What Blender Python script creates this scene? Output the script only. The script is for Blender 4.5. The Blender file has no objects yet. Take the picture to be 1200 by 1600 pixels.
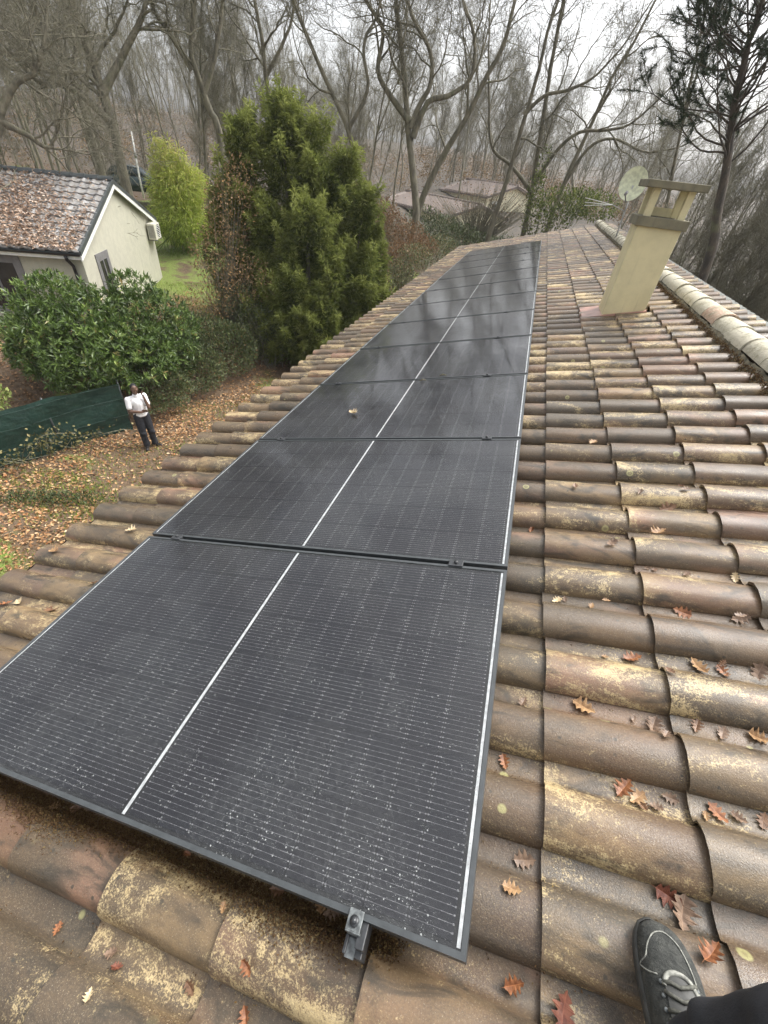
import bpy, bmesh, math, random
import numpy as np
from mathutils import Matrix, Vector
rng = np.random.default_rng(7)
random.seed(7)
rad = math.radians
S = bpy.context.scene
COL = S.collection

# ------------------------------------------------------------------ camera
CAM = np.array([-0.2516, -0.1214, 1.2152])
RW = np.array([[0.95078464, 0.29552400, 0.09313503],
               [0.25956053, -0.59547309, -0.76028951],
               [-0.16922439, 0.74704576, -0.64287303]])   # rows: right, down, forward
FPX = 647.46                                               # focal length for a frame 1600 high
cd = bpy.data.cameras.new('camera'); cam = bpy.data.objects.new('camera', cd); COL.objects.link(cam)
cd.sensor_fit = 'VERTICAL'; cd.sensor_height = 36.0; cd.lens = 36.0 * FPX / 1600.0
cd.clip_start = 0.02; cd.clip_end = 1500.0
mw = Matrix.Identity(4)
for i in range(3):
    mw[i][0] = RW[0][i]; mw[i][1] = -RW[1][i]; mw[i][2] = -RW[2][i]; mw[i][3] = CAM[i]
cam.matrix_world = mw
S.camera = cam

# ------------------------------------------------------------------ sky, sun, exposure
SUN_EL, SUN_AZ = rad(54), rad(48)          # azimuth from +Y towards +X
w = bpy.data.worlds.new('World'); S.world = w; w.use_nodes = True
nt = w.node_tree; nt.nodes.clear()
sky = nt.nodes.new('ShaderNodeTexSky'); sky.sky_type = 'NISHITA'; sky.sun_disc = False
sky.sun_elevation = SUN_EL; sky.sun_rotation = SUN_AZ; sky.dust_density = 6.0; sky.air_density = 1.0; sky.ozone_density = 1.0
hs = nt.nodes.new('ShaderNodeHueSaturation'); hs.inputs['Saturation'].default_value = 0.2
bg = nt.nodes.new('ShaderNodeBackground'); bg.inputs['Strength'].default_value = 0.15
wo = nt.nodes.new('ShaderNodeOutputWorld')
nt.links.new(sky.outputs[0], hs.inputs['Color']); nt.links.new(hs.outputs[0], bg.inputs[0]); nt.links.new(bg.outputs[0], wo.inputs[0])
sl = bpy.data.lights.new('sun', 'SUN'); sl.energy = 1.0; sl.angle = rad(35); sl.color = (1.0, 0.985, 0.955)
so = bpy.data.objects.new('sun', sl); COL.objects.link(so)
sdir = Vector((math.sin(SUN_AZ) * math.cos(SUN_EL), math.cos(SUN_AZ) * math.cos(SUN_EL), math.sin(SUN_EL)))
so.rotation_euler = sdir.to_track_quat('Z', 'Y').to_euler()
S.view_settings.view_transform = 'Standard'; S.view_settings.look = 'None'
S.view_settings.exposure = 1.3; S.view_settings.gamma = 1.0; S.view_settings.use_curve_mapping = False
S.cycles.use_denoising = True; S.cycles.max_bounces = 8; S.cycles.transparent_max_bounces = 16

# ------------------------------------------------------------------ placing helpers (a point seen in the photo put at its real distance)
PITCH = 0.2626890
cp_, sp_ = math.cos(PITCH), math.sin(PITCH)
ROOFM = np.array([[cp_, 0, -sp_], [0, 1, 0], [sp_, 0, cp_]])
ROOF4 = Matrix(((cp_, 0, -sp_, 0), (0, 1, 0, 0), (sp_, 0, cp_, 0), (0, 0, 0, 1)))
def ray(x, y):
    d = RW.T @ np.array([(x - 600) / FPX, (y - 800) / FPX, 1.0]); return d / np.linalg.norm(d)
def pj(P):
    c = (np.atleast_2d(P) - CAM) @ RW.T
    return np.stack([600 + FPX * c[:, 0] / c[:, 2], 800 + FPX * c[:, 1] / c[:, 2], c[:, 2]], 1)
def roof_at(x, y, n):
    d = ROOFM.T @ ray(x, y); c = ROOFM.T @ CAM; q = c + (n - c[2]) / d[2] * d; return q[0], q[1]
def at_z(x, y, z):
    d = ray(x, y); return CAM + (z - CAM[2]) / d[2] * d
def at_y(x, y, Y):
    d = ray(x, y); return CAM + (Y - CAM[1]) / d[1] * d
def at_d(x, y, D):
    d = ray(x, y); return CAM + D / math.hypot(d[0], d[1]) * d
def r2w(a, v, n): return ROOFM @ np.array([a, v, n])
def sstep(a, b, x):
    t = np.clip((x - a) / (b - a), 0, 1); return t * t * (3 - 2 * t)
FP0 = np.array([-9.65, 7.93]); FN = np.array([-0.922, 0.387]); FD = np.array([-0.387, -0.922])
def gz(x, y):
    x = np.asarray(x, float); y = np.asarray(y, float)
    s = (x - FP0[0]) * FN[0] + (y - FP0[1]) * FN[1]
    h = -5.2 + 1.25 * sstep(0.2, 4.5, s) + 0.075 * np.clip(s - 10, 0, 60) + 0.06 * np.clip(y - 20, 0, 40) + 0.03 * np.clip(np.hypot(x, y) - 70, 0, 400)
    return h + 0.05 * np.sin(x * .9 + 1) * np.cos(y * .7) + 0.03 * np.sin(x * 2.3 + y * 1.7)

# ------------------------------------------------------------------ mesh helpers
class MB:
    """collects polygons for ONE mesh"""
    def __init__(s): s.v = []; s.f = []; s.sm = []
    def add(s, vs, fs, smooth=False):
        o = len(s.v); s.v += [tuple(map(float, q)) for q in vs]
        s.f += [tuple(i + o for i in f) for f in fs]; s.sm += [smooth] * len(fs); return s
    def box(s, lo, hi, M=None):
        x0, y0, z0 = lo; x1, y1, z1 = hi
        vs = [(x0, y0, z0), (x1, y0, z0), (x1, y1, z0), (x0, y1, z0), (x0, y0, z1), (x1, y0, z1), (x1, y1, z1), (x0, y1, z1)]
        if M is not None: vs = [tuple(M @ Vector(q)) for q in vs]
        return s.add(vs, [(0, 3, 2, 1), (4, 5, 6, 7), (0, 1, 5, 4), (1, 2, 6, 5), (2, 3, 7, 6), (3, 0, 4, 7)])
    def tube(s, pts, rs, k=8, cap=True, squash=1.0):
        pts = [np.array(q, float) for q in pts]
        if np.isscalar(rs): rs = [rs] * len(pts)
        vs = []; n = len(pts); prev = None
        for i, q in enumerate(pts):
            t = pts[min(i + 1, n - 1)] - pts[max(i - 1, 0)]; t = t / (np.linalg.norm(t) + 1e-9)
            if prev is None:
                r = np.array([0, 0, 1.0]) if abs(t[2]) < .9 else np.array([1.0, 0, 0])
                u = np.cross(t, r)
            else: u = prev - t * np.dot(prev, t)
            u = u / (np.linalg.norm(u) + 1e-9); prev = u; w_ = np.cross(t, u)
            for j in range(k):
                A = 2 * math.pi * j / k
                vs.append(q + rs[i] * (math.cos(A) * u + squash * math.sin(A) * w_))
        fs = [(i * k + j, i * k + (j + 1) % k, (i + 1) * k + (j + 1) % k, (i + 1) * k + j) for i in range(n - 1) for j in range(k)]
        if cap: fs += [tuple(range(k - 1, -1, -1)), tuple((n - 1) * k + j for j in range(k))]
        return s.add(vs, fs, True)
    def ball(s, c, r, nu=12, nv=8, M=None):
        r = (r, r, r) if np.isscalar(r) else r
        vs = [(0, 0, -1)]; 
        for i in range(1, nv):
            B = math.pi * i / nv - math.pi / 2
            vs += [(math.cos(B) * math.cos(2 * math.pi * j / nu), math.cos(B) * math.sin(2 * math.pi * j / nu), math.sin(B)) for j in range(nu)]
        vs.append((0, 0, 1)); L = len(vs) - 1
        fs = [(0, 1 + (j + 1) % nu, 1 + j) for j in range(nu)]
        for i in range(nv - 2):
            fs += [(1 + i * nu + j, 1 + i * nu + (j + 1) % nu, 1 + (i + 1) * nu + (j + 1) % nu, 1 + (i + 1) * nu + j) for j in range(nu)]
        fs += [(L, 1 + (nv - 2) * nu + j, 1 + (nv - 2) * nu + (j + 1) % nu) for j in range(nu)]
        P = [Vector((q[0] * r[0], q[1] * r[1], q[2] * r[2])) for q in vs]
        if M is not None: P = [M @ q for q in P]
        return s.add([q + Vector(c) for q in P], fs, True)
    def cap(s, p, q, r0, r1, k=12):
        """tapered capsule"""
        p = np.array(p, float); q = np.array(q, float); t = q - p; L = np.linalg.norm(t); t = t / L
        A = [i * math.pi / 8 for i in range(-4, 1)]
        pts = [p + t * r0 * math.sin(x) for x in A] + [q + t * r1 * math.sin(-x) for x in reversed(A)]
        rs = [max(r0 * math.cos(x), 1e-4) for x in A] + [max(r1 * math.cos(x), 1e-4) for x in reversed(A)]
        return s.tube(pts, rs, k)
    def mesh(s, name):
        me = bpy.data.meshes.new(name); me.from_pydata(s.v, [], s.f); me.polygons.foreach_set('use_smooth', s.sm); me.update(); return me
    def obj(s, name, mat, parent=None, M=None, bevel=0):
        o = link(name, s.mesh(name), mat, parent, M)
        if bevel:
            b = o.modifiers.new('Bevel', 'BEVEL'); b.width = bevel; b.segments = 2; b.limit_method = 'ANGLE'
        return o

def link(name, me, mat=None, parent=None, M=None):
    if mat is not None and len(me.materials) == 0: me.materials.append(mat)
    o = bpy.data.objects.new(name, me); COL.objects.link(o)
    if parent is not None: o.parent = parent
    if M is not None: o.matrix_local = M
    return o
def tag(o, label=None, cat=None, group=None, kind=None):
    if label: o['label'] = label
    if cat: o['category'] = cat
    if group: o['group'] = group
    if kind: o['kind'] = kind
    return o
def thing(name, label, cat, M=None, group=None):
    o = bpy.data.objects.new(name, None); COL.objects.link(o); o.empty_display_size = .2
    if M is not None: o.matrix_local = M
    return tag(o, label, cat, group)
def T(x, y, z): return Matrix.Translation((float(x), float(y), float(z)))
def np_mesh(name, V, F, tint=None, smooth=True):
    """V (n,3); F (m,k) same-size faces; tint per vertex"""
    me = bpy.data.meshes.new(name); V = np.ascontiguousarray(V, np.float32); F = np.ascontiguousarray(F, np.int32); k = F.shape[1]
    me.vertices.add(len(V)); me.vertices.foreach_set('co', V.ravel())
    me.loops.add(F.size); me.loops.foreach_set('vertex_index', F.ravel())
    me.polygons.add(len(F)); me.polygons.foreach_set('loop_start', np.arange(0, F.size, k, dtype=np.int32))
    me.polygons.foreach_set('use_smooth', np.full(len(F), smooth, bool))
    if tint is not None:
        a = me.attributes.new('tint', 'FLOAT', 'POINT'); a.data.foreach_set('value', np.ascontiguousarray(tint, np.float32))
    me.update(calc_edges=True); return me
def unit(a): return a / (np.linalg.norm(a, axis=-1, keepdims=True) + 1e-9)

# ------------------------------------------------------------------ material helpers
class G:
    def __init__(s, name):
        s.m = bpy.data.materials.new(name); s.m.use_nodes = True; s.t = s.m.node_tree; s.t.nodes.clear()
        s.out = s.n('OutputMaterial'); s.b = s.n('BsdfPrincipled'); s.l(s.b.outputs[0], s.out.inputs[0])
    def n(s, t, **kw):
        q = s.t.nodes.new('ShaderNode' + t)
        for k, v in kw.items(): setattr(q, k, v)
        return q
    def l(s, a, b): s.t.links.new(a, b)
    def put(s, sock, v):
        if hasattr(v, 'links'): s.l(v, sock)
        elif isinstance(v, (tuple, list)) and len(v) == 3 and sock.type == 'RGBA': sock.default_value = (*v, 1)
        else: sock.default_value = v
    def pos(s, scale=(1, 1, 1), kind='Position'):
        q = s.n('NewGeometry').outputs['Position'] if kind == 'Position' else s.n('TexCoord').outputs[kind]
        mp = s.n('Mapping'); mp.inputs['Scale'].default_value = scale; s.l(q, mp.inputs['Vector']); return mp.outputs[0]
    def noise(s, vec, scale, detail=4, rough=.55, dist=0):
        q = s.n('TexNoise'); q.inputs['Scale'].default_value = scale; q.inputs['Detail'].default_value = detail
        q.inputs['Roughness'].default_value = rough; q.inputs['Distortion'].default_value = dist; s.l(vec, q.inputs['Vector']); return q.outputs['Fac']
    def vor(s, vec, scale, feature='F1', out='Distance', rnd=1.0):
        q = s.n('TexVoronoi'); q.feature = feature; q.inputs['Scale'].default_value = scale; q.inputs['Randomness'].default_value = rnd
        s.l(vec, q.inputs['Vector']); return q.outputs[out]
    def map(s, x, a, b, c=0.0, d=1.0):
        q = s.n('MapRange'); q.interpolation_type = 'SMOOTHSTEP'
        for i, v in zip(('From Min', 'From Max', 'To Min', 'To Max'), (a, b, c, d)): q.inputs[i].default_value = v
        s.put(q.inputs['Value'], x); return q.outputs[0]
    def math(s, op, a, b=0.0, c=0.0):
        q = s.n('Math', operation=op); s.put(q.inputs[0], a); s.put(q.inputs[1], b); s.put(q.inputs[2], c); return q.outputs[0]
    def mix(s, f, a, b, mode='MIX'):
        q = s.n('Mix', data_type='RGBA', blend_type=mode); s.put(q.inputs['Factor'], f); s.put(q.inputs[6], a); s.put(q.inputs[7], b); return q.outputs[2]
    def ramp(s, f, stops, interp='LINEAR'):
        q = s.n('ValToRGB'); q.color_ramp.interpolation = interp; e = q.color_ramp.elements
        while len(e) < len(stops): e.new(.5)
        for i, (p, c) in enumerate(stops): e[i].position = p; e[i].color = (*c, 1)
        s.put(q.inputs[0], f); return q.outputs[0]
    def attr(s, name='tint'): return s.n('Attribute', attribute_name=name).outputs['Fac']
    def rnd(s): return s.n('ObjectInfo').outputs['Random']
    def bump(s, h, strength=.3, dist=.01):
        q = s.n('Bump'); q.inputs['Strength'].default_value = strength; q.inputs['Distance'].default_value = dist
        s.put(q.inputs['Height'], h); s.l(q.outputs[0], s.b.inputs['Normal'])
    def set(s, **kw):
        for k, v in kw.items(): s.put(s.b.inputs[k.replace('_', ' ')], v)
        return s.m
def plain(name, c, rough=.6, var=.25, scale=8, metal=0, spec=.5, bump=0):
    g = G(name); p = g.pos(); n_ = g.noise(p, scale, 5)
    col = g.mix(g.map(n_, .3, .7), tuple(x * (1 - var) for x in c), tuple(min(1, x * (1 + var)) for x in c))
    g.set(Base_Color=col, Roughness=rough, Metallic=metal); g.b.inputs['Specular IOR Level'].default_value = spec
    if bump: g.bump(g.noise(p, scale * 12, 4), .5, bump)
    return g.m
def leafmat(name, stops, rough=.5, spec=.4, trans=0.25):
    g = G(name); c = g.ramp(g.attr(), stops)
    g.set(Base_Color=c, Roughness=rough); g.b.inputs['Specular IOR Level'].default_value = spec
    if trans:
        tr = g.n('BsdfTranslucent'); g.l(c, tr.inputs[0]); mx = g.n('MixShader'); mx.inputs[0].default_value = trans
        g.l(g.b.outputs[0], mx.inputs[1]); g.l(tr.outputs[0], mx.inputs[2]); g.l(mx.outputs[0], g.out.inputs[0])
    return g.m

def tile_material():
    g = G('weathered_clay_tile')
    p = g.pos()
    r = g.math('FRACT', g.math('ADD', g.rnd(), g.attr('tint')))
    r2 = g.math('FRACT', g.math('MULTIPLY', r, 7.31)); r3 = g.math('FRACT', g.math('MULTIPLY', r, 17.77)); r4 = g.math('FRACT', g.math('MULTIPLY', r, 31.7))
    cv = g.n('CombineXYZ'); g.l(g.math('MULTIPLY', r, 9), cv.inputs[0]); g.l(g.math('MULTIPLY', r2, 9), cv.inputs[1]); g.l(g.math('MULTIPLY', r3, 5), cv.inputs[2])
    av = g.n('VectorMath', operation='ADD'); g.l(p, av.inputs[0]); g.l(cv.outputs[0], av.inputs[1]); q = av.outputs[0]
    mp = g.n('Mapping'); mp.inputs['Scale'].default_value = (.45, 1, 1); g.l(q, mp.inputs['Vector']); qs = mp.outputs[0]
    base = g.ramp(r2, [(0, (.066, .048, .031)), (.3, (.092, .064, .039)), (.55, (.118, .074, .043)), (.75, (.070, .057, .041)), (.86, (.165, .080, .048)), (1, (.112, .078, .046))])
    base = g.mix(g.map(g.noise(qs, 5, 4), .38, .62), base, g.mix(.5, base, (.060, .057, .045)))
    # warm fired blush
    base = g.mix(g.math('MULTIPLY', g.map(g.noise(qs, 4.2, 3), .5, .68), g.map(r3, .25, .9)), base, (.27, .155, .10))
    # ochre lichen, granular, in drifts
    base = g.mix(g.math('MULTIPLY', g.map(g.noise(qs, 4.5, 5, .65, .5), .42, .72), g.map(r4, -.1, .8)), base, (.28, .19, .095))
    drift = g.math('MULTIPLY', g.math('SUBTRACT', g.noise(qs, 5.5, 7, .7, .8), .5), 1.7)
    grain = g.math('ADD', g.noise(q, 210, 3, .75), g.math('MULTIPLY', g.math('SUBTRACT', g.noise(q, 60, 3, .6), .5), .5))
    amt = g.map(g.math('ADD', g.math('ADD', grain, drift), g.math('MULTIPLY', g.math('SUBTRACT', r4, .57), .34)), .57, .80)
    base = g.mix(g.math('MULTIPLY', amt, .85), base, g.mix(g.noise(q, 40, 2), (.50, .37, .17), (.66, .53, .30)))
    base = g.mix(g.math('MULTIPLY', g.map(g.noise(q, 170, 3, .8), .46, .62), .22), base, (.27, .195, .11))
    # fine grit
    base = g.mix(g.map(g.noise(q, 260, 2, .8), .35, .7, 0, .62), base, g.mix(.6, base, (.06, .047, .038)))
    base = g.mix(g.map(g.noise(q, 330, 2, .8), .60, .72, 0, .6), base, (.46, .39, .28))
    # dark algae patches and small black spots
    base = g.mix(g.map(g.noise(qs, 9, 5, .65, 1.0), .50, .68, 0, .85), base, (.042, .036, .027))
    vd = g.vor(q, 26); vc = g.vor(q, 26, out='Color')
    sp = g.math('MULTIPLY', g.map(vd, .10, .17, 1, 0), g.map(g.n('SeparateColor').outputs[0], 0, 1) if False else 1.0)
    sc = g.n('SeparateColor'); g.l(vc, sc.inputs[0])
    sp = g.math('MULTIPLY', sp, g.map(sc.outputs[0], .72, .76)); base = g.mix(g.math('MULTIPLY', sp, .8), base, (.05, .045, .035))
    # pale lichen rings
    v2 = g.vor(q, 9); c2 = g.n('SeparateColor'); g.l(g.vor(q, 9, out='Color'), c2.inputs[0])
    ring = g.math('MULTIPLY', g.math('SUBTRACT', g.map(v2, .13, .17, 1, 0), g.map(v2, .08, .12, .6, 0)), g.map(c2.outputs[1], .86, .88))
    base = g.mix(g.math('MULTIPLY', ring, .6), base, (.42, .40, .18))
    g.set(Base_Color=base, Roughness=g.map(g.noise(qs, 7, 4), .3, .7, .20, .48)); g.b.inputs['Specular IOR Level'].default_value = .45
    g.bump(g.math('ADD', g.noise(q, 240, 4, .7), g.math('MULTIPLY', g.noise(q, 40, 3), .15)), .4, .003)
    return g.m
MT = {}
MT['tile'] = tile_material()
MT['deck'] = plain('roof_underlay', (.06, .045, .035), .9)
MT['alu_black'] = plain('black_anodised_frame', (.045, .05, .052), .38, .15, 30, 0, .6)
MT['clamp'] = plain('black_clamp_metal', (.03, .032, .034), .35, .3, 60, 0, .6)
MT['clamp_worn'] = plain('scuffed_clamp_metal', (.11, .12, .12), .45, .5, 90, 0, .6)
MT['backsheet'] = plain('black_backsheet', (.018, .018, .02), .5)
MT['strip'] = plain('pale_gap_strip', (.72, .74, .74), .5, .2, 60)

def cell_material():
    g = G('solar_cell')
    o = g.n('TexCoord').outputs['Object']; s = g.n('SeparateXYZ'); g.l(o, s.inputs[0]); x, y = s.outputs[0], s.outputs[1]
    f = g.math('FRACT', g.math('MULTIPLY', g.math('ADD', y, .0852), 1 / .0142))
    spk = g.map(g.noise(g.pos((90, 400, 400)), 1.0, 2, .6), .5, .66)
    base = g.mix(g.map(g.noise(g.pos(), 3, 3), .3, .7), (.008, .009, .016), (.014, .013, .019))
    base = g.mix(g.math('MULTIPLY', g.map(g.rnd(), 0, 1), .5), base, (.016, .0155, .02))
    pad = g.math('COMPARE', g.math('ABSOLUTE', g.math('SUBTRACT', x, .05)), .05, .0045)
    bar = g.math('COMPARE', f, .5, g.math('ADD', .045, g.math('MULTIPLY', pad, .075)))
    col = g.mix(g.math('MULTIPLY', bar, g.math('MINIMUM', 1.0, g.math('ADD', g.math('ADD', .20, g.math('MULTIPLY', spk, .42)), g.math('MULTIPLY', pad, .18)))), base, (.55, .55, .57))
    g.set(Base_Color=col, Roughness=.45); return g.m
MT['cell'] = cell_material()

def pane_material():
    g = G('wet_solar_glass'); p = g.pos()
    v = g.vor(p, 120); c = g.n('SeparateColor'); g.l(g.vor(p, 120, out='Color'), c.inputs[0])
    big = g.map(g.noise(p, 2.2, 4), .35, .65)
    dens = g.map(g.noise(p, 5, 4, .6), .36, .62)
    rr = g.math('ADD', .06, g.math('MULTIPLY', g.math('POWER', c.outputs[1], 2.0), .22))
    dot = g.math('MULTIPLY', g.math('LESS_THAN', v, rr), g.math('GREATER_THAN', c.outputs[0], .55))
    v2 = g.vor(p, 260); c3 = g.n('SeparateColor'); g.l(g.vor(p, 260, out='Color'), c3.inputs[0])
    dot2 = g.math('MULTIPLY', g.math('LESS_THAN', v2, .22), g.math('GREATER_THAN', c3.outputs[0], .62))
    dots = g.math('MULTIPLY', g.math('MAXIMUM', dot, g.math('MULTIPLY', dot2, .7)), g.math('ADD', .35, g.math('MULTIPLY', dens, .65)))
    film = g.map(g.noise(p, 60, 5, .7), .3, .8, .008, .034)
    film = g.math('MULTIPLY', film, g.math('ADD', .5, big))
    tr = g.n('BsdfTransparent'); gl = g.n('BsdfGlossy'); gl.inputs['Roughness'].default_value = .13
    g.l(g.map(g.noise(p, 9, 4), .3, .7, .045, .13), gl.inputs['Roughness'])
    fr = g.n('Fresnel'); fr.inputs[0].default_value = 1.40
    bp = g.n('Bump'); bp.inputs['Strength'].default_value = .10; bp.inputs['Distance'].default_value = .0015; g.l(g.noise(p, 14, 3), bp.inputs['Height'])
    g.l(bp.outputs[0], gl.inputs['Normal'])
    m1 = g.n('MixShader'); g.l(fr.outputs[0], m1.inputs[0]); g.l(tr.outputs[0], m1.inputs[1]); g.l(gl.outputs[0], m1.inputs[2])
    df = g.n('BsdfDiffuse'); df.inputs[0].default_value = (.62, .65, .63, 1)
    m2 = g.n('MixShader'); g.l(g.math('MINIMUM', g.math('ADD', film, g.math('MULTIPLY', dots, .42)), .85), m2.inputs[0])
    g.l(m1.outputs[0], m2.inputs[1]); g.l(df.outputs[0], m2.inputs[2]); g.l(m2.outputs[0], g.out.inputs[0]); g.t.nodes.remove(g.b)
    return g.m
MT['pane'] = pane_material()

def render_mat(name, c, c2):
    g = G(name); p = g.pos(); col = g.mix(g.map(g.noise(p, 5, 5, .6), .35, .7), c, c2)
    col = g.mix(g.map(g.noise(p, 120, 3), .55, .75, 0, .15), col, tuple(x * .6 for x in c))
    sx = g.n('Mapping'); sx.inputs['Scale'].default_value = (9, 9, .7); g.l(p, sx.inputs['Vector'])
    col = g.mix(g.map(g.noise(sx.outputs[0], 2.2, 4), .55, .75, 0, .4), col, tuple(x * .62 for x in c2))
    g.set(Base_Color=col, Roughness=.85); g.bump(g.noise(p, 160, 4), .5, .004); return g.m
MT['chim'] = render_mat('ochre_render', (.66, .59, .36), (.57, .51, .31))
MT['chimcap'] = render_mat('mossy_concrete', (.22, .20, .13), (.125, .115, .08))
MT['wall'] = render_mat('cream_render', (.47, .455, .36), (.42, .405, .325))
MT['farwall'] = render_mat('far_yellow_render', (.80, .74, .54), (.72, .67, .48))
MT['ridge'] = None
def ridge_material():
    g = G('lichened_ridge_tile'); p = g.pos(); r = g.rnd()
    b = g.mix(g.map(r, 0, 1), (.42, .39, .30), (.50, .46, .36))
    b = g.mix(g.map(g.math('FRACT', g.math('MULTIPLY', r, 13.3)), .84, .86), b, (.42, .28, .20))
    b = g.mix(g.map(g.noise(p, 9, 5, .65), .45, .7, 0, .8), b, (.22, .20, .13))
    b = g.mix(g.map(g.noise(p, 70, 4, .7), .48, .66, 0, .7), b, (.58, .55, .42))
    b = g.mix(g.map(g.noise(p, 30, 4, .7), .58, .7, 0, .7), b, (.12, .11, .08))
    g.set(Base_Color=b, Roughness=.8); g.bump(g.noise(p, 60, 4), .6, .008); return g.m
MT['ridge'] = ridge_material()
MT['mortar'] = plain('mossy_mortar', (.11, .095, .06), .95, .5, 25, bump=.01)
MT['flash'] = plain('painted_flashing', (.30, .16, .12), .35, .25, 9)
MT['white'] = plain('white_paint', (.74, .74, .70), .5, .06)
MT['grey'] = plain('grey_paint', (.17, .165, .165), .6, .12)
MT['dark'] = plain('dark_opening', (.02, .02, .022), .2, .2)
MT['pipe'] = plain('black_gutter', (.022, .02, .02), .35, .2)
MT['iron'] = plain('galvanised_steel', (.34, .34, .33), .5, .2, 30, .3)

# ------------------------------------------------------------------ OUR HOUSE
AEX, PV, V0, A0, NV = 0.366, 0.225, 0.058, 0.151, -0.167   # course, roll pitch, phases, valley level below the panel glass
RH, RWD = 0.062, 0.157
EAVE_K, TOP_K = -8, 4
ROWS = range(-12, 77)
VEND = V0 + 77 * PV
house = thing('house', 'low house under the camera with brown tiled roof carrying solar panels', 'house', T(0, 8, -5.2))
HI = T(0, -8, 5.2)
RIDGE_A = 1.70
def roofM(a, v, n): return ROOF4 @ T(a, v, n)
deck = MB()
deck.add([(-2.72, -2.7, -.19), (RIDGE_A, -2.7, -.19), (RIDGE_A, VEND - .03, -.19), (-2.72, VEND - .03, -.19),
          (-2.72, -2.7, -.24), (RIDGE_A, -2.7, -.24), (RIDGE_A, VEND - .03, -.24), (-2.72, VEND - .03, -.24)],
         [(0, 1, 2, 3), (7, 6, 5, 4), (0, 4, 5, 1), (1, 5, 6, 2), (2, 6, 7, 3), (3, 7, 4, 0)])
roof = deck.obj('roof', MT['deck'], house, HI @ ROOF4)

def tile_profile(tp=1.0, n_roll=9):
    ys, zs = [], []
    half = RWD / 2 * tp
    for i in range(n_roll):
        A = math.pi * (1 - i / (n_roll - 1))
        ys.append(RWD / 2 + half * math.cos(A)); zs.append(RH * tp * math.sin(A) ** .8 if 0 < i < n_roll - 1 else 0.0)
    ys += [.176, .206, PV + .012]; zs += [-.006, -.007, .001]
    return ys, zs
def tile_arrays(seed, n_roll=9, length=AEX + .05):
    r = np.random.default_rng(seed)
    V = []; F = []
    y0, z0 = tile_profile(1.0, n_roll); y1, z1 = tile_profile(.955, n_roll); n = len(y0)
    xs = [0.0, length]
    w0 = r.normal(0, .0012, n)
    for x, ys, zs in ((xs[0], y0, z0), (xs[1], y1, z1)):
        lift = .016 * (1 - x / AEX)
        for i in range(n): V.append((x, ys[i], zs[i] + lift + w0[i] * (x == 0)))
    for i in range(n - 1): F.append((i, i + n, i + n + 1, i + 1))
    o = len(V)
    for i in range(n): V.append((0.0, y0[i], z0[i] + .016 + w0[i]))
    for i in range(n): V.append((0.003, y0[i] + (.0 if 0 < i < n - 1 else 0), z0[i] + .016 - .014))
    for i in range(n - 1): F.append((o + i, o + i + 1, o + n + i + 1, o + n + i))
    return np.array(V), np.array(F)
TILE_V = [tile_arrays(s) for s in range(4)]
TILE_ME = []
for s, (V, F) in enumerate(TILE_V):
    me = np_mesh('tile', V, F[:, ::-1]); me.materials.append(MT['tile']); TILE_ME.append(me)
LOWV, LOWF = tile_arrays(9, 7)
CH_A = (0.74, 1.16); CH_Y = (5.57, 5.97)       # chimney foot
cand = []; rest = []
for k in range(EAVE_K, TOP_K + 1):
    for j in ROWS:
        a = A0 + k * AEX; v = V0 + j * PV
        if a > .70 and a < 1.12 and v > 5.46 and v < 5.80: continue
        P = r2w(a + .18, v + .09, -.11); q = pj(P)[0]
        under = (-1.92 < a - .0 and a + AEX < .0 and .02 < v and v + PV < 13.8)
        vis = q[2] > .1 and -60 < q[0] < 1260 and -20 < q[1] < 1680 and not under
        (cand if vis else rest).append((np.linalg.norm(P - CAM), k, j))
cand.sort(); near_tiles = cand[:298]; rest += cand[298:]
for d, k, j in near_tiles:
    M = T(A0 + k * AEX + rng.normal(0, .003), V0 + j * PV + rng.normal(0, .0015), NV + rng.normal(0, .0012)) @ Matrix.Rotation(rng.normal(0, .007), 4, 'Z')
    link('tile', TILE_ME[rng.integers(4)], None, roof, M)
def tiles_joined(name, lst, parent, M, x0=A0, base=(LOWV, LOWF)):
    n = len(lst); off = np.array([[x0 + k * AEX, V0 + j * PV, NV] for _, k, j in lst]) + rng.normal(0, .002, (n, 3)) * np.array([1, .7, .5])
    V = (base[0][None] + off[:, None]).reshape(-1, 3); m = len(base[0])
    F = (base[1][None, :, ::-1] + (np.arange(n) * m)[:, None, None]).reshape(-1, 4)
    me = np_mesh(name, V, F, np.repeat(rng.random(n), m)); me.materials.append(MT['tile'])
    return tag(link(name, me, None, parent, M), kind='stuff')
tiles_joined('roof_tiles', rest, roof, Matrix.Identity(4))
# the slope beyond the ridge
rzx, rzz = r2w(RIDGE_A, 0, 0)[0], r2w(RIDGE_A, 0, 0)[2]
BACK4 = Matrix.Translation((rzx, 0, rzz)) @ Matrix.Rotation(PITCH, 4, 'Y')   # a runs down the far slope
bk = MB(); bk.box((.0, -2.7, -.24), (2.55, VEND - .03, -.19)); 
backroof = bk.obj('roof', MT['deck'], house, HI @ BACK4)
flip = LOWV.copy(); flip[:, 0] = AEX - flip[:, 0]
bt = tiles_joined('roof_tiles', [(0, k, j) for k in range(0, 7) for j in ROWS], backroof, Matrix.Identity(4), .02, (flip, LOWF[:, ::-1]))
bt.data.materials.clear(); bt.data.materials.append(plain('grey_lichened_tile', (.12, .125, .112), .8, .4, 14, bump=.01))
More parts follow.
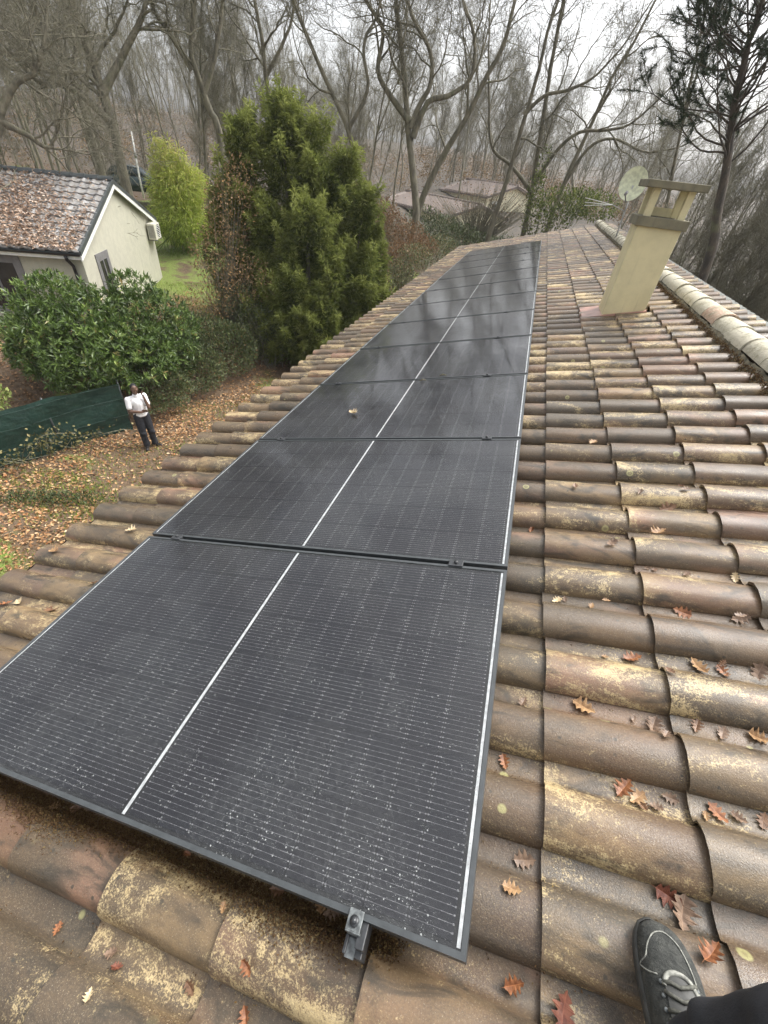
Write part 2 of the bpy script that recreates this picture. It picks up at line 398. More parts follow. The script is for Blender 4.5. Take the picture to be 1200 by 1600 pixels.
# ridge tiles
rme = []
for s in range(3):
    m = MB(); n = 9; L = .43
    def ring(x, r, dz): return [(r * math.cos(math.pi * i / (n - 1)), x, dz + .92 * r * math.sin(math.pi * i / (n - 1))) for i in range(n)]
    A_, B_ = ring(0, .120, .003), ring(L, .112, -.003)
    C_ = ring(.001, .106, .002)
    m.add(A_ + B_, [(i, i + 1, n + i + 1, n + i) for i in range(n - 1)], True)
    m.add(A_ + C_, [(i, n + i, n + i + 1, i + 1) for i in range(n - 1)])
    me = m.mesh('ridge_tile'); me.materials.append(MT['ridge']); rme.append(me)
RZ = r2w(RIDGE_A, 0, -.105)
RX0 = RZ[0]
yy = -2.6; ii = 0
while yy < VEND - .2:
    link('ridge_tile', rme[ii % 3], None, roof, (HI @ ROOF4).inverted() @ HI @ T(RX0 + rng.normal(0, .004), yy, RZ[2] - .0 + rng.normal(0, .004)) @ Matrix.Rotation(rng.normal(0, .012), 4, 'Z') @ Matrix.Rotation(rng.normal(0, .006), 4, 'X'))
    yy += .385; ii += 1
# mortar bedding with moss under the ridge tiles
m = MB(); N = 420
for sgn in (-1, 1):
    pts = []
    for i in range(N):
        y = -2.6 + i * (VEND + 2.5) / N
        pts.append((RX0 + sgn * (.118 + .016 * rng.random()), y, RZ[2] - .012 + .02 * rng.random()))
        pts.append((RX0 + sgn * (.165 + .03 * rng.random()), y, RZ[2] - .10 + .02 * rng.random()))
    m.add(pts, [(2 * i, 2 * i + 2, 2 * i + 3, 2 * i + 1)[::sgn] for i in range(N - 1)])
m.obj('ridge_mortar', MT['mortar'], roof, (HI @ ROOF4).inverted() @ HI)
# walls and eaves
ex = r2w(-2.45, 0, -.25)
wm = MB(); rx = 4.0; top = ex[2] - .02
wm.box((ex[0] + .15, -2.4, -5.3), (rx - .1, VEND - .35, top))
g0, g1 = VEND - .355, VEND - .36
wm.add([(ex[0] + .15, VEND - .35, top), (rx - .1, VEND - .35, top), (RX0, VEND - .35, RZ[2] - .18), (ex[0] + .15, VEND - .5, top), (rx - .1, VEND - .5, top), (RX0, VEND - .5, RZ[2] - .18)],
       [(1, 0, 2), (3, 4, 5), (0, 3, 5, 2), (1, 2, 5, 4)])
wm.obj('wall', MT['wall'], house, HI)
e0 = r2w(-2.74, 0, -.21)
gt = MB(); pr = [(-.07 + .07 * math.cos(A), .0 - .07 * math.sin(A)) for A in np.linspace(0, math.pi, 9)]
for s_ in (1,):
    vs = [(e0[0] - .0 + px, y, e0[2] - .03 + pz) for y in (-2.6, VEND - .05) for px, pz in pr]
    gt.add(vs, [(i, i + 1, 9 + i + 1, 9 + i) for i in range(8)], True)
gt.obj('gutter', MT['pipe'], house, HI)
# chimney, part of the house
cm = MB(); zb = -.35
c0, c1 = CH_A; d0, d1 = CH_Y
cm.box((c0, d0, zb), (c1, d1, .975))
chim = cm.obj('chimney', MT['chim'], house, HI, .006)
IC = Matrix.Identity(4)
m = MB(); m.box((c0 - .035, d0 - .035, .96), (c1 + .035, d1 + .035, 1.045)); m.obj('collar', MT['chimcap'], chim, IC, .006)
for px, py in ((c0 + .02, d0 + .01), (c1 - .085, d0 + .01), (c0 + .02, d1 - .075), (c1 - .085, d1 - .075)):
    m = MB(); m.box((px, py, 1.043), (px + .065, py + .065, 1.275)); m.obj('pillar', MT['chim'], chim, IC, .004)
m = MB(); m.box((c0 + .10, d1 - .11, 1.04), (c1 - .10, d1 - .07, 1.12)); m.obj('flue_lip', MT['chim'], chim, IC, .003)
m = MB(); m.box((c0 + .09, d0 + .09, 1.046), (c1 - .09, d1 - .12, 1.049)); m.obj('flue_opening', MT['dark'], chim, IC)
m = MB(); m.box((c0 - .07, d0 - .07, 1.27), (c1 + .06, d1 + .07, 1.33)); m.obj('cap_slab', MT['chimcap'], chim, IC, .006)
m = MB(); fl = []
for (a_, v_) in ((.53, 5.53), (1.19, 5.53), (1.19, 6.03), (.53, 6.03)): fl.append((a_, v_, -.092))
m.add(fl, [(0, 1, 2, 3)]); m.add([(.53, 5.53, -.092), (.53, 6.03, -.092), (.525, 6.03, -.125), (.525, 5.53, -.125)], [(0, 1, 2, 3)])
m.add([(.53, 5.53, -.092), (.525, 5.525, -.125), (1.19, 5.525, -.125), (1.19, 5.53, -.092)], [(0, 1, 2, 3)])
m.obj('flashing', MT['flash'], chim, ROOF4 if False else HI.inverted() @ HI @ ROOF4)

# ------------------------------------------------------------------ SOLAR PANELS
PL, PW = 1.9247, 1.132
ORD = ['nearest', 'second', 'third', 'fourth', 'fifth', 'sixth', 'seventh', 'eighth', 'ninth', 'tenth', 'eleventh', 'twelfth and farthest']
# local: x from -PL (eave) to 0, y 0..PW, z top = 0
def frame_mesh():
    m = MB(); t = .012; h = .035
    m.box((-PL, 0, -h), (0, t, 0)); m.box((-PL, PW - t, -h), (0, PW, 0)); m.box((-PL, t, -h), (-PL + t, PW - t, 0)); m.box((-t, t, -h), (0, PW - t, 0))
    me = m.mesh('frame'); me.materials.append(MT['alu_black']); return me
def quad(name, x0, y0, x1, y1, z, mat):
    m = MB(); m.add([(x0, y0, z), (x1, y0, z), (x1, y1, z), (x0, y1, z)], [(0, 1, 2, 3)]); me = m.mesh(name); me.materials.append(mat); return me
FR = frame_mesh()
BS = quad('backsheet', -PL + .012, .012, -.012, PW - .012, -.0065, MT['backsheet'])
PN = quad('glass_pane', -PL + .0125, .0125, -.0125, PW - .0125, -.0016, MT['pane'])
CL, CW_ = .1022, .1815
cellm = MB(); cellm.box((0, -CW_ / 2, -.0005), (CL - .0025, CW_ / 2, 0)); CELL = cellm.mesh('cell'); CELL.materials.append(MT['cell'])
ES = quad('edge_strip', -.0215, .016, -.0135, PW - .016, -.0030, MT['strip'])
ES2 = quad('edge_strip', -PL + .0135, .016, -PL + .020, PW - .016, -.0030, MT['strip'])
CS = quad('centre_strip', -PL / 2 - .0055, .016, -PL / 2 + .0055, PW - .016, -.0030, MT['strip'])
def cell_pos():
    out = []
    for half in (0, 1):
        for c in range(9):
            x = (-PL + .028 + c * CL) if half == 0 else (-PL / 2 + .014 + c * CL)
            for r_ in range(6): out.append((x, .0215 + (r_ + .5) * .1818, -.0042))
    return out
CELLS = cell_pos()
cgm = MB()
gcell = bpy.data.meshes.new('cell_grid')
V = []; F = []
bv = np.array(cellm.v); bf = np.array(cellm.f)
panels = []
for i in range(12):
    nm = 'panel nearest the camera' if i == 0 else ORD[i] + ' panel from the near end'
    lab = ('black solar panel nearest the camera with a clamp on its lower edge' if i == 0 else
           'black solar panel, %s from the near end of the row' % ORD[i] if i < 11 else 'black solar panel farthest away at the end of the row')
    p = thing('solar_panel', lab, 'solar panel', roofM(0, .011 + i * 1.154, rng.normal(0, .0008)), 'solar panels in a row on the roof')
    link('frame', FR, None, p); link('backsheet', BS, None, p); link('glass_pane', PN, None, p)
    link('edge_strip', ES, None, p); link('edge_strip', ES2, None, p); link('centre_strip', CS, None, p)
    if i < 4:
        for c in CELLS: link('cell', CELL, None, p, T(*c))
    else:
        if i == 4:
            mats = []
            Vs = np.concatenate([bv + np.array(c) for c in CELLS]); Fs = np.concatenate([bf + n * len(bv) for n in range(len(CELLS))])
            cg = np_mesh('cell_grid', Vs, Fs, smooth=False)
            # far cells: average of cell and its fine bars
            MT['cellfar'] = plain('far_solar_cells', (.05, .05, .056), .45, .15, 4); cg.materials.append(MT['cellfar'])
        tag(link('cell_grid', cg, None, p), kind='stuff')
    panels.append(p)
# rails below the panels
for a_, side in ((-.41, 'right'), (-1.55, 'left')):
    o = MB().box((-.02, .03, -.075), (.02, 13.95, -.037)).obj('mounting_rail', MT['alu_black'], None, roofM(a_, 0, 0))
    tag(o, 'black mounting rail running under the %s side of the solar panels' % ('ridge' if side == 'right' else 'eave'), 'rail', 'rails under the solar panels')
# clamps
def clamp_parts(root):
    m = MB(); m.box((-.03, -.02, .001), (.03, .02, .006)); m.box((-.03, -.0085, -.03), (.03, .0085, .001)); m.obj('plate', MT['clamp'], root, None, .0015)
    m = MB(); m.tube([(0, 0, .006), (0, 0, .013)], .0085, 8); m.obj('bolt', MT['clamp'], root)
C0 = None
for i in range(1, 12):
    for a_, side in (((-.335 if i > 2 else (-.20, -.20)[i - 1]) + rng.normal(0, .01), 'ridge'), (-1.70 + rng.normal(0, .02), 'eave')):
        lab = 'small black clamp on the %s side between the %s and %s solar panels' % (side, ORD[i - 1], ORD[i].replace('twelfth and farthest', 'farthest'))
        M = roofM(a_, 1.154 * i, 0)
        if C0 is None:
            C0 = thing('panel_clamp', lab, 'clamp', M, 'mid clamps between the solar panels'); clamp_parts(C0)
        else:
            c = C0.copy(); COL.objects.link(c); c.matrix_local = M; c['label'] = lab
            for ch in C0.children:
                q = ch.copy(); COL.objects.link(q); q.parent = c
# end clamp in front of the nearest panel
ea, ev = roof_at(556, 1436, 0.0)
ec = thing('end_clamp', 'black end clamp with worn bolt plate on the near edge of the nearest panel', 'clamp', roofM(ea, .016, 0))
m = MB(); m.box((-.017, -.03, .0012), (.017, .008, .006)); m.box((-.017, -.031, -.032), (.017, -.026, .006)); m.obj('plate', MT['clamp_worn'], ec, None, .0015)
m = MB(); m.tube([(0, -.012, .006), (0, -.012, .010)], .0105, 14); m.obj('washer', MT['clamp'], ec)
m = MB(); m.tube([(0, -.012, .010), (0, -.012, .017)], .0065, 6); m.obj('bolt', MT['clamp'], ec)
m = MB(); m.box((-.020, -.062, -.078), (.024, -.002, -.036)); m.box((-.020, -.062, -.036), (-.012, -.030, -.03)); m.box((.010, -.05, -.036), (.03, -.004, -.006)); m.obj('base', MT['clamp'], ec, None, .002)
m = MB(); m.box((-.014, -.066, -.0355), (.008, -.034, -.034)); m.obj('base_plate', MT['clamp_worn'], ec)
# ------------------------------------------------------------------ dish and aerial on the ridge
DY = 12.4
f0 = at_y(963, 374, DY); t0 = at_y(976, 330, DY); dc = at_y(990, 288, DY)
mast = thing('tv_antenna', 'thin rod aerial with forked arms on a mast behind the ridge', 'antenna', T(*f0))
F0 = f0.copy()
MT['dish'] = plain('mossy_dish_paint', (.60, .62, .44), .6, .18, 14)
MB().tube([(0, 0, -.5), tuple(t0 - F0), tuple(t0 - F0 + np.array([0.0, 0, .16]))], .017, 8).obj('mast', MT['iron'], mast)
hub = at_y(957, 320, DY)
MB().tube([tuple(t0 - F0), tuple(hub - F0)], .009, 6).obj('boom', MT['iron'], mast)
for (x, y) in ((915, 309), (914, 316), (913, 321)):
    e = at_y(x, y, DY - .25); MB().tube([tuple(hub - F0), tuple(e - F0)], .006, 6).obj('rod', MT['white'], mast)
ds = thing('satellite_dish', 'pale green weathered satellite dish above the roof ridge left of the chimney', 'satellite dish', T(*dc))
face = unit(np.array([CAM[0] - dc[0] - 2.5, CAM[1] - dc[1] + 1.0, 1.2]))
Q = Vector(face).to_track_quat('Z', 'Y').to_matrix().to_4x4()
m = MB(); vs = []; nr, na = 6, 28
for i in range(nr + 1):
    r_ = .285 * i / nr
    for j in range(na): A = 2 * math.pi * j / na; vs.append(Q @ Vector((r_ * math.cos(A) * .95, r_ * math.sin(A) * 1.05, .34 * (i / nr) ** 2 * .22)))
m.add(vs, [(i * na + j, i * na + (j + 1) % na, (i + 1) * na + (j + 1) % na, (i + 1) * na + j) for i in range(nr) for j in range(na)], True)
m.add([v - Q @ Vector((0, 0, .006)) for v in vs], [(i * na + j, (i + 1) * na + j, (i + 1) * na + (j + 1) % na, i * na + (j + 1) % na) for i in range(nr) for j in range(na)], True)
m.obj('reflector', MT['dish'], ds)
lo = np.array(t0 - dc)
arm0 = np.array(Q @ Vector((.0, -.33, .06)))
lnb = np.array(Q @ Vector((0, -.22, .38)))
MB().tube([tuple(arm0), tuple(lnb)], .014, 6).tube([tuple(lnb), tuple(lnb * .8)], .03, 8).obj('feed_arm', MT['grey'], ds)
MB().tube([(0, 0, -.02), tuple(lo * .6), tuple(lo)], .018, 8).obj('bracket', MT['iron'], ds)

# ------------------------------------------------------------------ GROUND
def ground_material():
    g = G('leafy_ground'); p = g.pos()
    soil = g.mix(g.map(g.noise(p, 1.6, 5), .35, .65), (.07, .052, .034), (.10, .078, .05))
    litter = g.ramp(g.vor(p, 16, out='Color'), [(0, (.06, .038, .022)), (.3, (.14, .085, .045)), (.55, (.20, .13, .075)), (.8, (.11, .065, .035)), (1, (.26, .19, .12))])
    soil = g.mix(g.map(g.noise(p, 40, 3), .35, .6, .25, .9), soil, litter)
    grass = g.mix(g.noise(p, 30, 4), (.13, .20, .032), (.24, .31, .06))
    s = g.n('SeparateXYZ'); g.l(g.n('NewGeometry').outputs['Position'], s.inputs[0])
    lawn = g.math('MULTIPLY', g.map(s.outputs[1], 14, 17), g.map(s.outputs[0], -9, -12)); lawn = g.math('MULTIPLY', lawn, g.map(s.outputs[1], 30, 24))
    gm = g.math('ADD', g.map(g.noise(p, .55, 4), .56, .68), g.math('MULTIPLY', lawn, g.map(g.noise(p, .9, 4), .35, .5)))
    col = g.mix(g.math('MULTIPLY', g.math('MINIMUM', gm, 1.0), g.map(g.noise(p, 9, 4), .3, .6, .4, .95)), soil, grass)
    floor = g.mix(g.map(g.noise(p, 1.3, 5, .7), .35, .65), (.045, .040, .030), (.085, .065, .045))
    col = g.mix(g.math('MAXIMUM', g.map(s.outputs[1], 27, 36), g.map(s.outputs[0], 6, 9)), col, floor)
    g.set(Base_Color=col, Roughness=.9); g.bump(g.noise(p, 30, 5), .8, .05); return g.m
MT['ground'] = ground_material()
def warp(u, lim, p=2.6): return np.sign(u) * np.abs(u) ** p * lim
N = 190
gx = -8 + warp(np.linspace(-1, 1, N), 230); gy = 12 + warp(np.linspace(-1, 1, N), 230)
X, Y = np.meshgrid(gx, gy, indexing='ij'); Z = gz(X, Y)
idx = np.arange(N * N).reshape(N, N)
F = np.stack([idx[:-1, :-1], idx[1:, :-1], idx[1:, 1:], idx[:-1, 1:]], -1).reshape(-1, 4)
me = np_mesh('ground', np.stack([X, Y, Z], -1).reshape(-1, 3), F); me.materials.append(MT['ground'])
tag(link('ground', me), kind='structure')

# ------------------------------------------------------------------ scatter of leaves
def frames(d, nrm):
    d = unit(d); y = unit(np.cross(nrm, d)); z = np.cross(d, y); return d, y, z
def scatter(name, P, D, Nn, L, W, tint, mat, parent=None, M=None, shape='leaf', curl=0.0):
    """one mesh of many small leaves. D leaf direction, Nn leaf normal, L/W sizes"""
    d, y, z = frames(D, Nn); n = len(P); L = np.broadcast_to(L, (n,))[:, None]; W = np.broadcast_to(W, (n,))[:, None]
    if shape == 'leaf':      # two quads folded along the midrib
        pts = [P, P + d * L * .45 + y * W * .5 + z * L * .06, P + d * L, P + d * L * .45 - y * W * .5 + z * L * .06, P + d * L * .5 - z * L * (.02 + curl)]
        V = np.stack(pts, 1).reshape(-1, 3); k = 5; fs = np.array([[0, 4, 1], [4, 2, 1], [0, 3, 4], [4, 3, 2]])
    elif shape == 'tri':
        V = np.stack([P - y * W * .5, P + y * W * .5, P + d * L], 1).reshape(-1, 3); k = 3; fs = np.array([[0, 1, 2]])
    else:                    # 'flake': bent quad
        V = np.stack([P, P + d * L * .5 + y * W * .5 + z * curl * L, P + d * L, P + d * L * .45 - y * W * .5 + z * curl * L], 1).reshape(-1, 3); k = 4; fs = np.array([[0, 1, 2], [0, 2, 3]])
    F = (fs[None] + (np.arange(n) * k)[:, None, None]).reshape(-1, 3)
    me = np_mesh(name, V, F, np.repeat(np.clip(tint, 0, 1), k), smooth=False); me.materials.append(mat)
    return link(name, me, None, parent, M)
def rand_dir(n): return unit(rng.normal(size=(n, 3)))
def in_blobs(blobs, n, shell=.55):
    """points in a union of ellipsoids, mostly near their skin; returns points and outward directions"""
    vol = np.array([b[3] * b[4] * b[5] for b in blobs]) ** .75; pick = rng.choice(len(blobs), n, p=vol / vol.sum())
    B = np.array(blobs)[pick]; u = rand_dir(n); r = shell + (1 - shell) * rng.random(n) ** .5
    r = np.where(rng.random(n) < .15, rng.random(n), r)
    P = B[:, :3] + u * B[:, 3:6] * r[:, None]; return P, unit(u / B[:, 3:6])

MT['litter'] = leafmat('fallen_leaf', [(0, (.10, .052, .024)), (.25, (.23, .115, .046)), (.5, (.36, .195, .085)), (.72, (.48, .29, .13)), (.88, (.57, .42, .25)), (1, (.42, .15, .045))], .55, .4, .1)
def litter(n, region, name, lab, sz=(.05, .10), tint=None):
    P = region(n); n = len(P)
    P[:, 2] += rng.random(n) * .03
    nn = unit(np.stack([rng.normal(0, .45, n), rng.normal(0, .45, n), np.ones(n)], 1)); d = rand_dir(n); d[:, 2] *= .3
    t = rng.random(n) if tint is None else np.clip(rng.normal(tint, .22, n), 0, 1)
    L = rng.uniform(sz[0], sz[1], n)
    o = scatter(name, P, d, nn, L, L * rng.uniform(.5, .75, n), t, MT['litter'], shape='flake', curl=.12)
    return tag(o, lab, None, None, 'stuff')
def reg(box, cond=None, gap=.0):
    def f(n):
        x = rng.uniform(box[0], box[1], n); y = rng.uniform(box[2], box[3], n); s = (x - FP0[0]) * FN[0] + (y - FP0[1]) * FN[1]
        k = np.ones(n, bool) if cond is None else cond(x, y, s)
        x, y = x[k], y[k]; return np.stack([x, y, gz(x, y)], 1)
    return f
def patchy(x, y, f=1.0): return np.sin(x * 1.3 * f + 2) + np.sin(y * 1.7 * f + .5) + np.sin((x + y) * .9 * f) 
litter(60000, reg((-12.5, -2.9, 1.5, 19), lambda x, y, s: (s < .35) & (rng.random(len(x)) < .35 + .65 * (patchy(x, y) > -.7))), 'fallen_leaves', 'brown fallen leaves over the strip of garden beside the house')
litter(26000, reg((-22, -8, 4, 16), lambda x, y, s: (s > .3) & (s < 9)), 'fallen_leaves', 'brown fallen leaves on the bank behind the green fence', tint=.42)
MT['grass'] = leafmat('grass_blade', [(0, (.10, .15, .025)), (.5, (.20, .28, .045)), (1, (.32, .38, .09))], .5, .3, .3)
def grass(n, region, lab, h=(.05, .12)):
    P = region(n); n = len(P); d = unit(np.stack([rng.normal(0, .5, n), rng.normal(0, .5, n), np.ones(n)], 1))
    o = scatter('grass', P, d, rand_dir(n), rng.uniform(h[0], h[1], n), .018, rng.random(n), MT['grass'], shape='tri')
    tag(o, lab, None, None, 'stuff')
grass(30000, reg((-12.5, -2.9, 1.5, 16), lambda x, y, s: (s < .3) & (patchy(x, y) < -.2 + .5 * rng.random(len(x)))), 'short green grass showing through the leaves beside the house', (.04, .10))
grass(16000, reg((-11.5, -5.5, 1.2, 5.6), lambda x, y, s: (s < .2) & (patchy(x, y, 1.6) + rng.normal(0, .8, len(x)) > -.2)), 'green grass patch at the lower left of the garden', (.05, .12))
grass(26000, reg((-24, -10, 13, 28), lambda x, y, s: (s > 2) & (patchy(x, y, .6) < 1.2)), 'green lawn beyond the cream bungalow', (.07, .16))

# ------------------------------------------------------------------ GARDEN FENCE
FZ = -5.2
fa = FP0 + FD * -.05; fb = FP0 + FD * 5.2
MT['screen'] = (lambda g: (g.set(Base_Color=g.mix(g.map(g.noise(g.pos((1, 1, 5)), 3, 4), .35, .7), (.008, .029, .022), (.016, .045, .034)), Roughness=.5), g.bump(g.noise(g.pos(), 5, 3), .6, .06))[0])(G('green_screen_fabric'))
fence = thing('garden_fence', 'dark green fabric screen fence sagging beside the standing man', 'fence', T(fa[0], fa[1], FZ))
n = 60; m = MB(); vs = []
FH = 1.36
for i in range(n + 1):
    t = i / n; p = FP0 + FD * (5.25 * t - .05)
    for j in range(9):
        h = j / 8; sag = .05 * math.sin(t * 5.2 / 1.7 * math.pi) ** 2
        b = .03 * math.sin(t * 38 + h * 3) + .025 * math.sin(h * 9 + t * 11)
        vs.append((p[0] + FN[0] * b - fa[0], p[1] + FN[1] * b - fa[1], float(gz(*p)) - FZ + .02 + h * (FH - sag)))
m.add(vs, [(i * 9 + j, i * 9 + j + 1, (i + 1) * 9 + j + 1, (i + 1) * 9 + j) for i in range(n) for j in range(8)], True)
m.obj('fabric_screen', MT['screen'], fence)
for h in (.06, .45, .92, 1.30):
    m = MB(); m.tube([(FD[0] * s_ - FN[0] * .04, FD[1] * s_ - FN[1] * .04, h + .03 * math.sin(s_ * 2)) for s_ in np.linspace(0, 5.2, 14)], .006, 5); m.obj('tension_wire', MT['screen'], fence)
for s_ in (0.0, 1.72, 3.45, 5.18):
    m = MB(); p = FD * s_ + FN * .05; m.tube([(p[0], p[1], -.2), (p[0], p[1], FH + .04)], .024, 8); m.obj('post', MT['alu_black'], fence)

# ------------------------------------------------------------------ PLANTS
MT['laurel'] = leafmat('laurel_leaf', [(0, (.03, .052, .011)), (.35, (.065, .11, .022)), (.7, (.125, .19, .04)), (.92, (.25, .32, .085)), (1, (.32, .25, .10))], .4, .5, .25)
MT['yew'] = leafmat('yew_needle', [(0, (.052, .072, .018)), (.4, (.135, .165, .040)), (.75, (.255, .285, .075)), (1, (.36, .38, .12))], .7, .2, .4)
MT['bamboo'] = leafmat('bamboo_leaf', [(0, (.16, .24, .035)), (.5, (.36, .45, .07)), (.85, (.54, .58, .14)), (1, (.60, .55, .2))], .5, .3, .4)
MT['cotone'] = leafmat('small_hedge_leaf', [(0, (.030, .042, .014)), (.5, (.075, .10, .032)), (.85, (.16, .18, .07)), (1, (.27, .18, .08))], .5, .4, .15)
MT['tan'] = leafmat('withered_leaf', [(0, (.09, .06, .03)), (.5, (.22, .145, .07)), (.85, (.36, .24, .12)), (1, (.46, .28, .11))], .6, .3, .25)
MT['rust'] = leafmat('rust_leaf', [(0, (.085, .05, .028)), (.5, (.18, .105, .052)), (1, (.31, .18, .085))], .6, .3, .25)
MT['pine'] = leafmat('pine_needle', [(0, (.018, .028, .014)), (.5, (.035, .052, .024)), (1, (.065, .085, .038))], .6, .3, .1)
def bark(name, c, c2):
    g = G(name); p = g.pos((1, 1, .35)); col = g.mix(g.map(g.noise(p, 6, 5, .6), .35, .65), c, c2)
    col = g.mix(g.map(g.noise(g.pos(), 2.2, 4, .6), .55, .72, 0, .6), col, (.13, .135, .07))
    col = g.mix(g.map(g.noise(g.pos(), 14, 4, .7), .62, .75, 0, .5), col, (.30, .30, .24))
    g.set(Base_Color=col, Roughness=.9); g.bump(g.noise(p, 40, 4), .8, .03); return g.m
MT['bark'] = bark('bare_bark', (.105, .095, .068), (.205, .185, .13))
MT['bark2'] = bark('grey_bark', (.125, .115, .082), (.23, .21, .15))
MT['twig'] = plain('twig_bark', (.145, .134, .092), .9, .3, 2)
MT['twig2'] = plain('pale_twig_bark', (.19, .178, .125), .9, .3, 2)

def stems_mesh(base, tips, r0, r1, k=4):
    m = MB()
    for b, t in zip(base, tips):
        b = np.array(b); t = np.array(t); mid = (b + t) / 2 + rng.normal(0, .06, 3)
        m.tube([b, mid, t], [r0, (r0 + r1) / 2, r1], k, False)
    return m
def bush(name, lab, cat, at, blobs, n, L, W, mat, up=.5, shell=.5, shape='leaf', stems=14, group=None, droop=0, tintbase=.5, rosette=0, stemr=.025):
    root = thing(name, lab, cat, T(*at), group)
    if rosette:
        k = n // rosette; C, out = in_blobs(blobs, k, shell); tb = np.clip(rng.normal(tintbase, .17, k), 0, 1)
        P = np.repeat(C, rosette, 0) + rng.normal(0, L * .12, (k * rosette, 3)); o = np.repeat(out, rosette, 0); tb = np.repeat(tb, rosette)
        D = unit(o * .55 + rand_dir(len(P)) * .85 + np.array([0, 0, up * .5]))
    else:
        P, o = in_blobs(blobs, n, shell); tb = np.clip(rng.normal(tintbase, .2, n), 0, 1); D = unit(o * .6 + rand_dir(n) * .7 + np.array([0, 0, up - droop]))
    keep = P[:, 2] > .03; P, o, D, tb = P[keep], o[keep], D[keep], tb[keep]
    Nn = unit(np.array([0, 0, 1.0]) + o * .5 + rand_dir(len(P)) * .6)
    Ls = L * rng.uniform(.45, 1.25, len(P)); t = np.clip(tb + rng.normal(0, .12, len(P)), 0, 1)
    scatter('foliage', P, D, Nn, Ls, Ls * W, t, mat, root, None, shape)
    B = [(rng.normal(0, .12), rng.normal(0, .12), -.1) for _ in range(stems)]
    tips = in_blobs(blobs, stems, .6)[0]
    stems_mesh(B, tips, stemr, stemr * .4).obj('stem', MT['twig'], root)
    return root
def gpt(x, y, z=None, it=6):
    """ground point seen at a pixel"""
    z = -5.0
    for _ in range(12): P = at_z(x, y, z); z = float(gz(P[0], P[1]))
    return P
# big laurel between the fence and the bungalow
bl = at_d(165, 520, 14.6); bl[2] = float(gz(bl[0], bl[1]))
def rel(px, py, D, o): return at_d(px, py, D) - o
def blob(px, py, D, o, r): q = rel(px, py, D, o); return (q[0], q[1], q[2], *((r, r, r) if np.isscalar(r) else r))
bush('laurel_bush', 'large dark green laurel bush in front of the cream bungalow', 'bush', bl,
     [blob(98, 506, 14.3, bl, (1.25, 1.4, 1.15)), blob(165, 522, 14.4, bl, (1.3, 1.4, 1.2)), blob(240, 516, 14.9, bl, (1.3, 1.3, 1.15)), blob(120, 545, 13.6, bl, (1.5, 1.4, 1.0)),
      blob(200, 555, 13.4, bl, (1.2, 1.2, .9)), blob(72, 535, 13.9, bl, (.95, 1.0, .95)), blob(82, 462, 14.6, bl, (.65, .65, .55)), blob(208, 462, 14.8, bl, (.75, .75, .6)), blob(262, 548, 14.4, bl, (.95, .9, .8)), blob(285, 520, 15.6, bl, (.75, .7, .7))],
     36000, .165, .29, MT['laurel'], .5, .62, rosette=9, stems=34, tintbase=.48)
# trailing low shrub at the end of the fence
sl_ = gpt(330, 600)
bush('trailing_shrub', 'small-leaved trailing shrub behind the man at the end of the fence', 'shrub', sl_,
     [blob(300, 575, 14.3, sl_, (1.1, 1.0, .75)), blob(355, 545, 15.4, sl_, (1.1, 1.0, .9)), blob(265, 605, 13.2, sl_, (.7, .6, .6)), blob(400, 535, 16.4, sl_, (.7, .7, .6)), blob(320, 520, 15.6, sl_, (.9, .9, .6)), blob(240, 630, 12.7, sl_, (.35, .4, .3))],
     20000, .07, .55, MT['cotone'], .5, .5, stems=16, tintbase=.5, stemr=.012)
# bright bamboo
bb = at_d(275, 370, 28.5); bb[2] = float(gz(bb[0], bb[1]))
def bamboo(o):
    root = thing('bamboo_clump', 'bright yellow green bamboo clump behind the bungalow gable', 'bamboo', T(*o))
    blobs = [blob(280, 340, 28.5, o, (1.45, 1.3, 1.25)), blob(274, 295, 28.7, o, (1.3, 1.2, 1.1)), blob(256, 258, 28.5, o, (.6, .6, .8)), blob(298, 285, 29, o, (.8, .8, .8)), blob(242, 228, 28.5, o, (.2, .2, .65)), blob(281, 248, 28.5, o, (.3, .3, .5)), blob(262, 232, 28.5, o, (.18, .18, .5))]
    P, out = in_blobs(blobs, 15000, .3); D = unit(out * .5 + rand_dir(len(P)) * .5 + np.array([0, 0, -.35])); Nn = unit(rand_dir(len(P)) + np.array([0, 0, 1.]))
    P = P[P[:, 2] > 0]; n = len(P)
    scatter('foliage', P, D[:n], Nn[:n], rng.uniform(.18, .38, n), rng.uniform(.03, .05, n), np.clip(.6 + .10 * (P[:, 2] - 1.5) + rng.normal(0, .17, n), 0, 1), MT['bamboo'], root, None, 'flake')
    base = [(rng.normal(0, .5), rng.normal(0, .5), -.1) for _ in range(40)]; tips = in_blobs(blobs, 40, .7)[0]
    stems_mesh(base, tips, .018, .006).obj('cane', MT['bamboo'], root)
bamboo(bb)
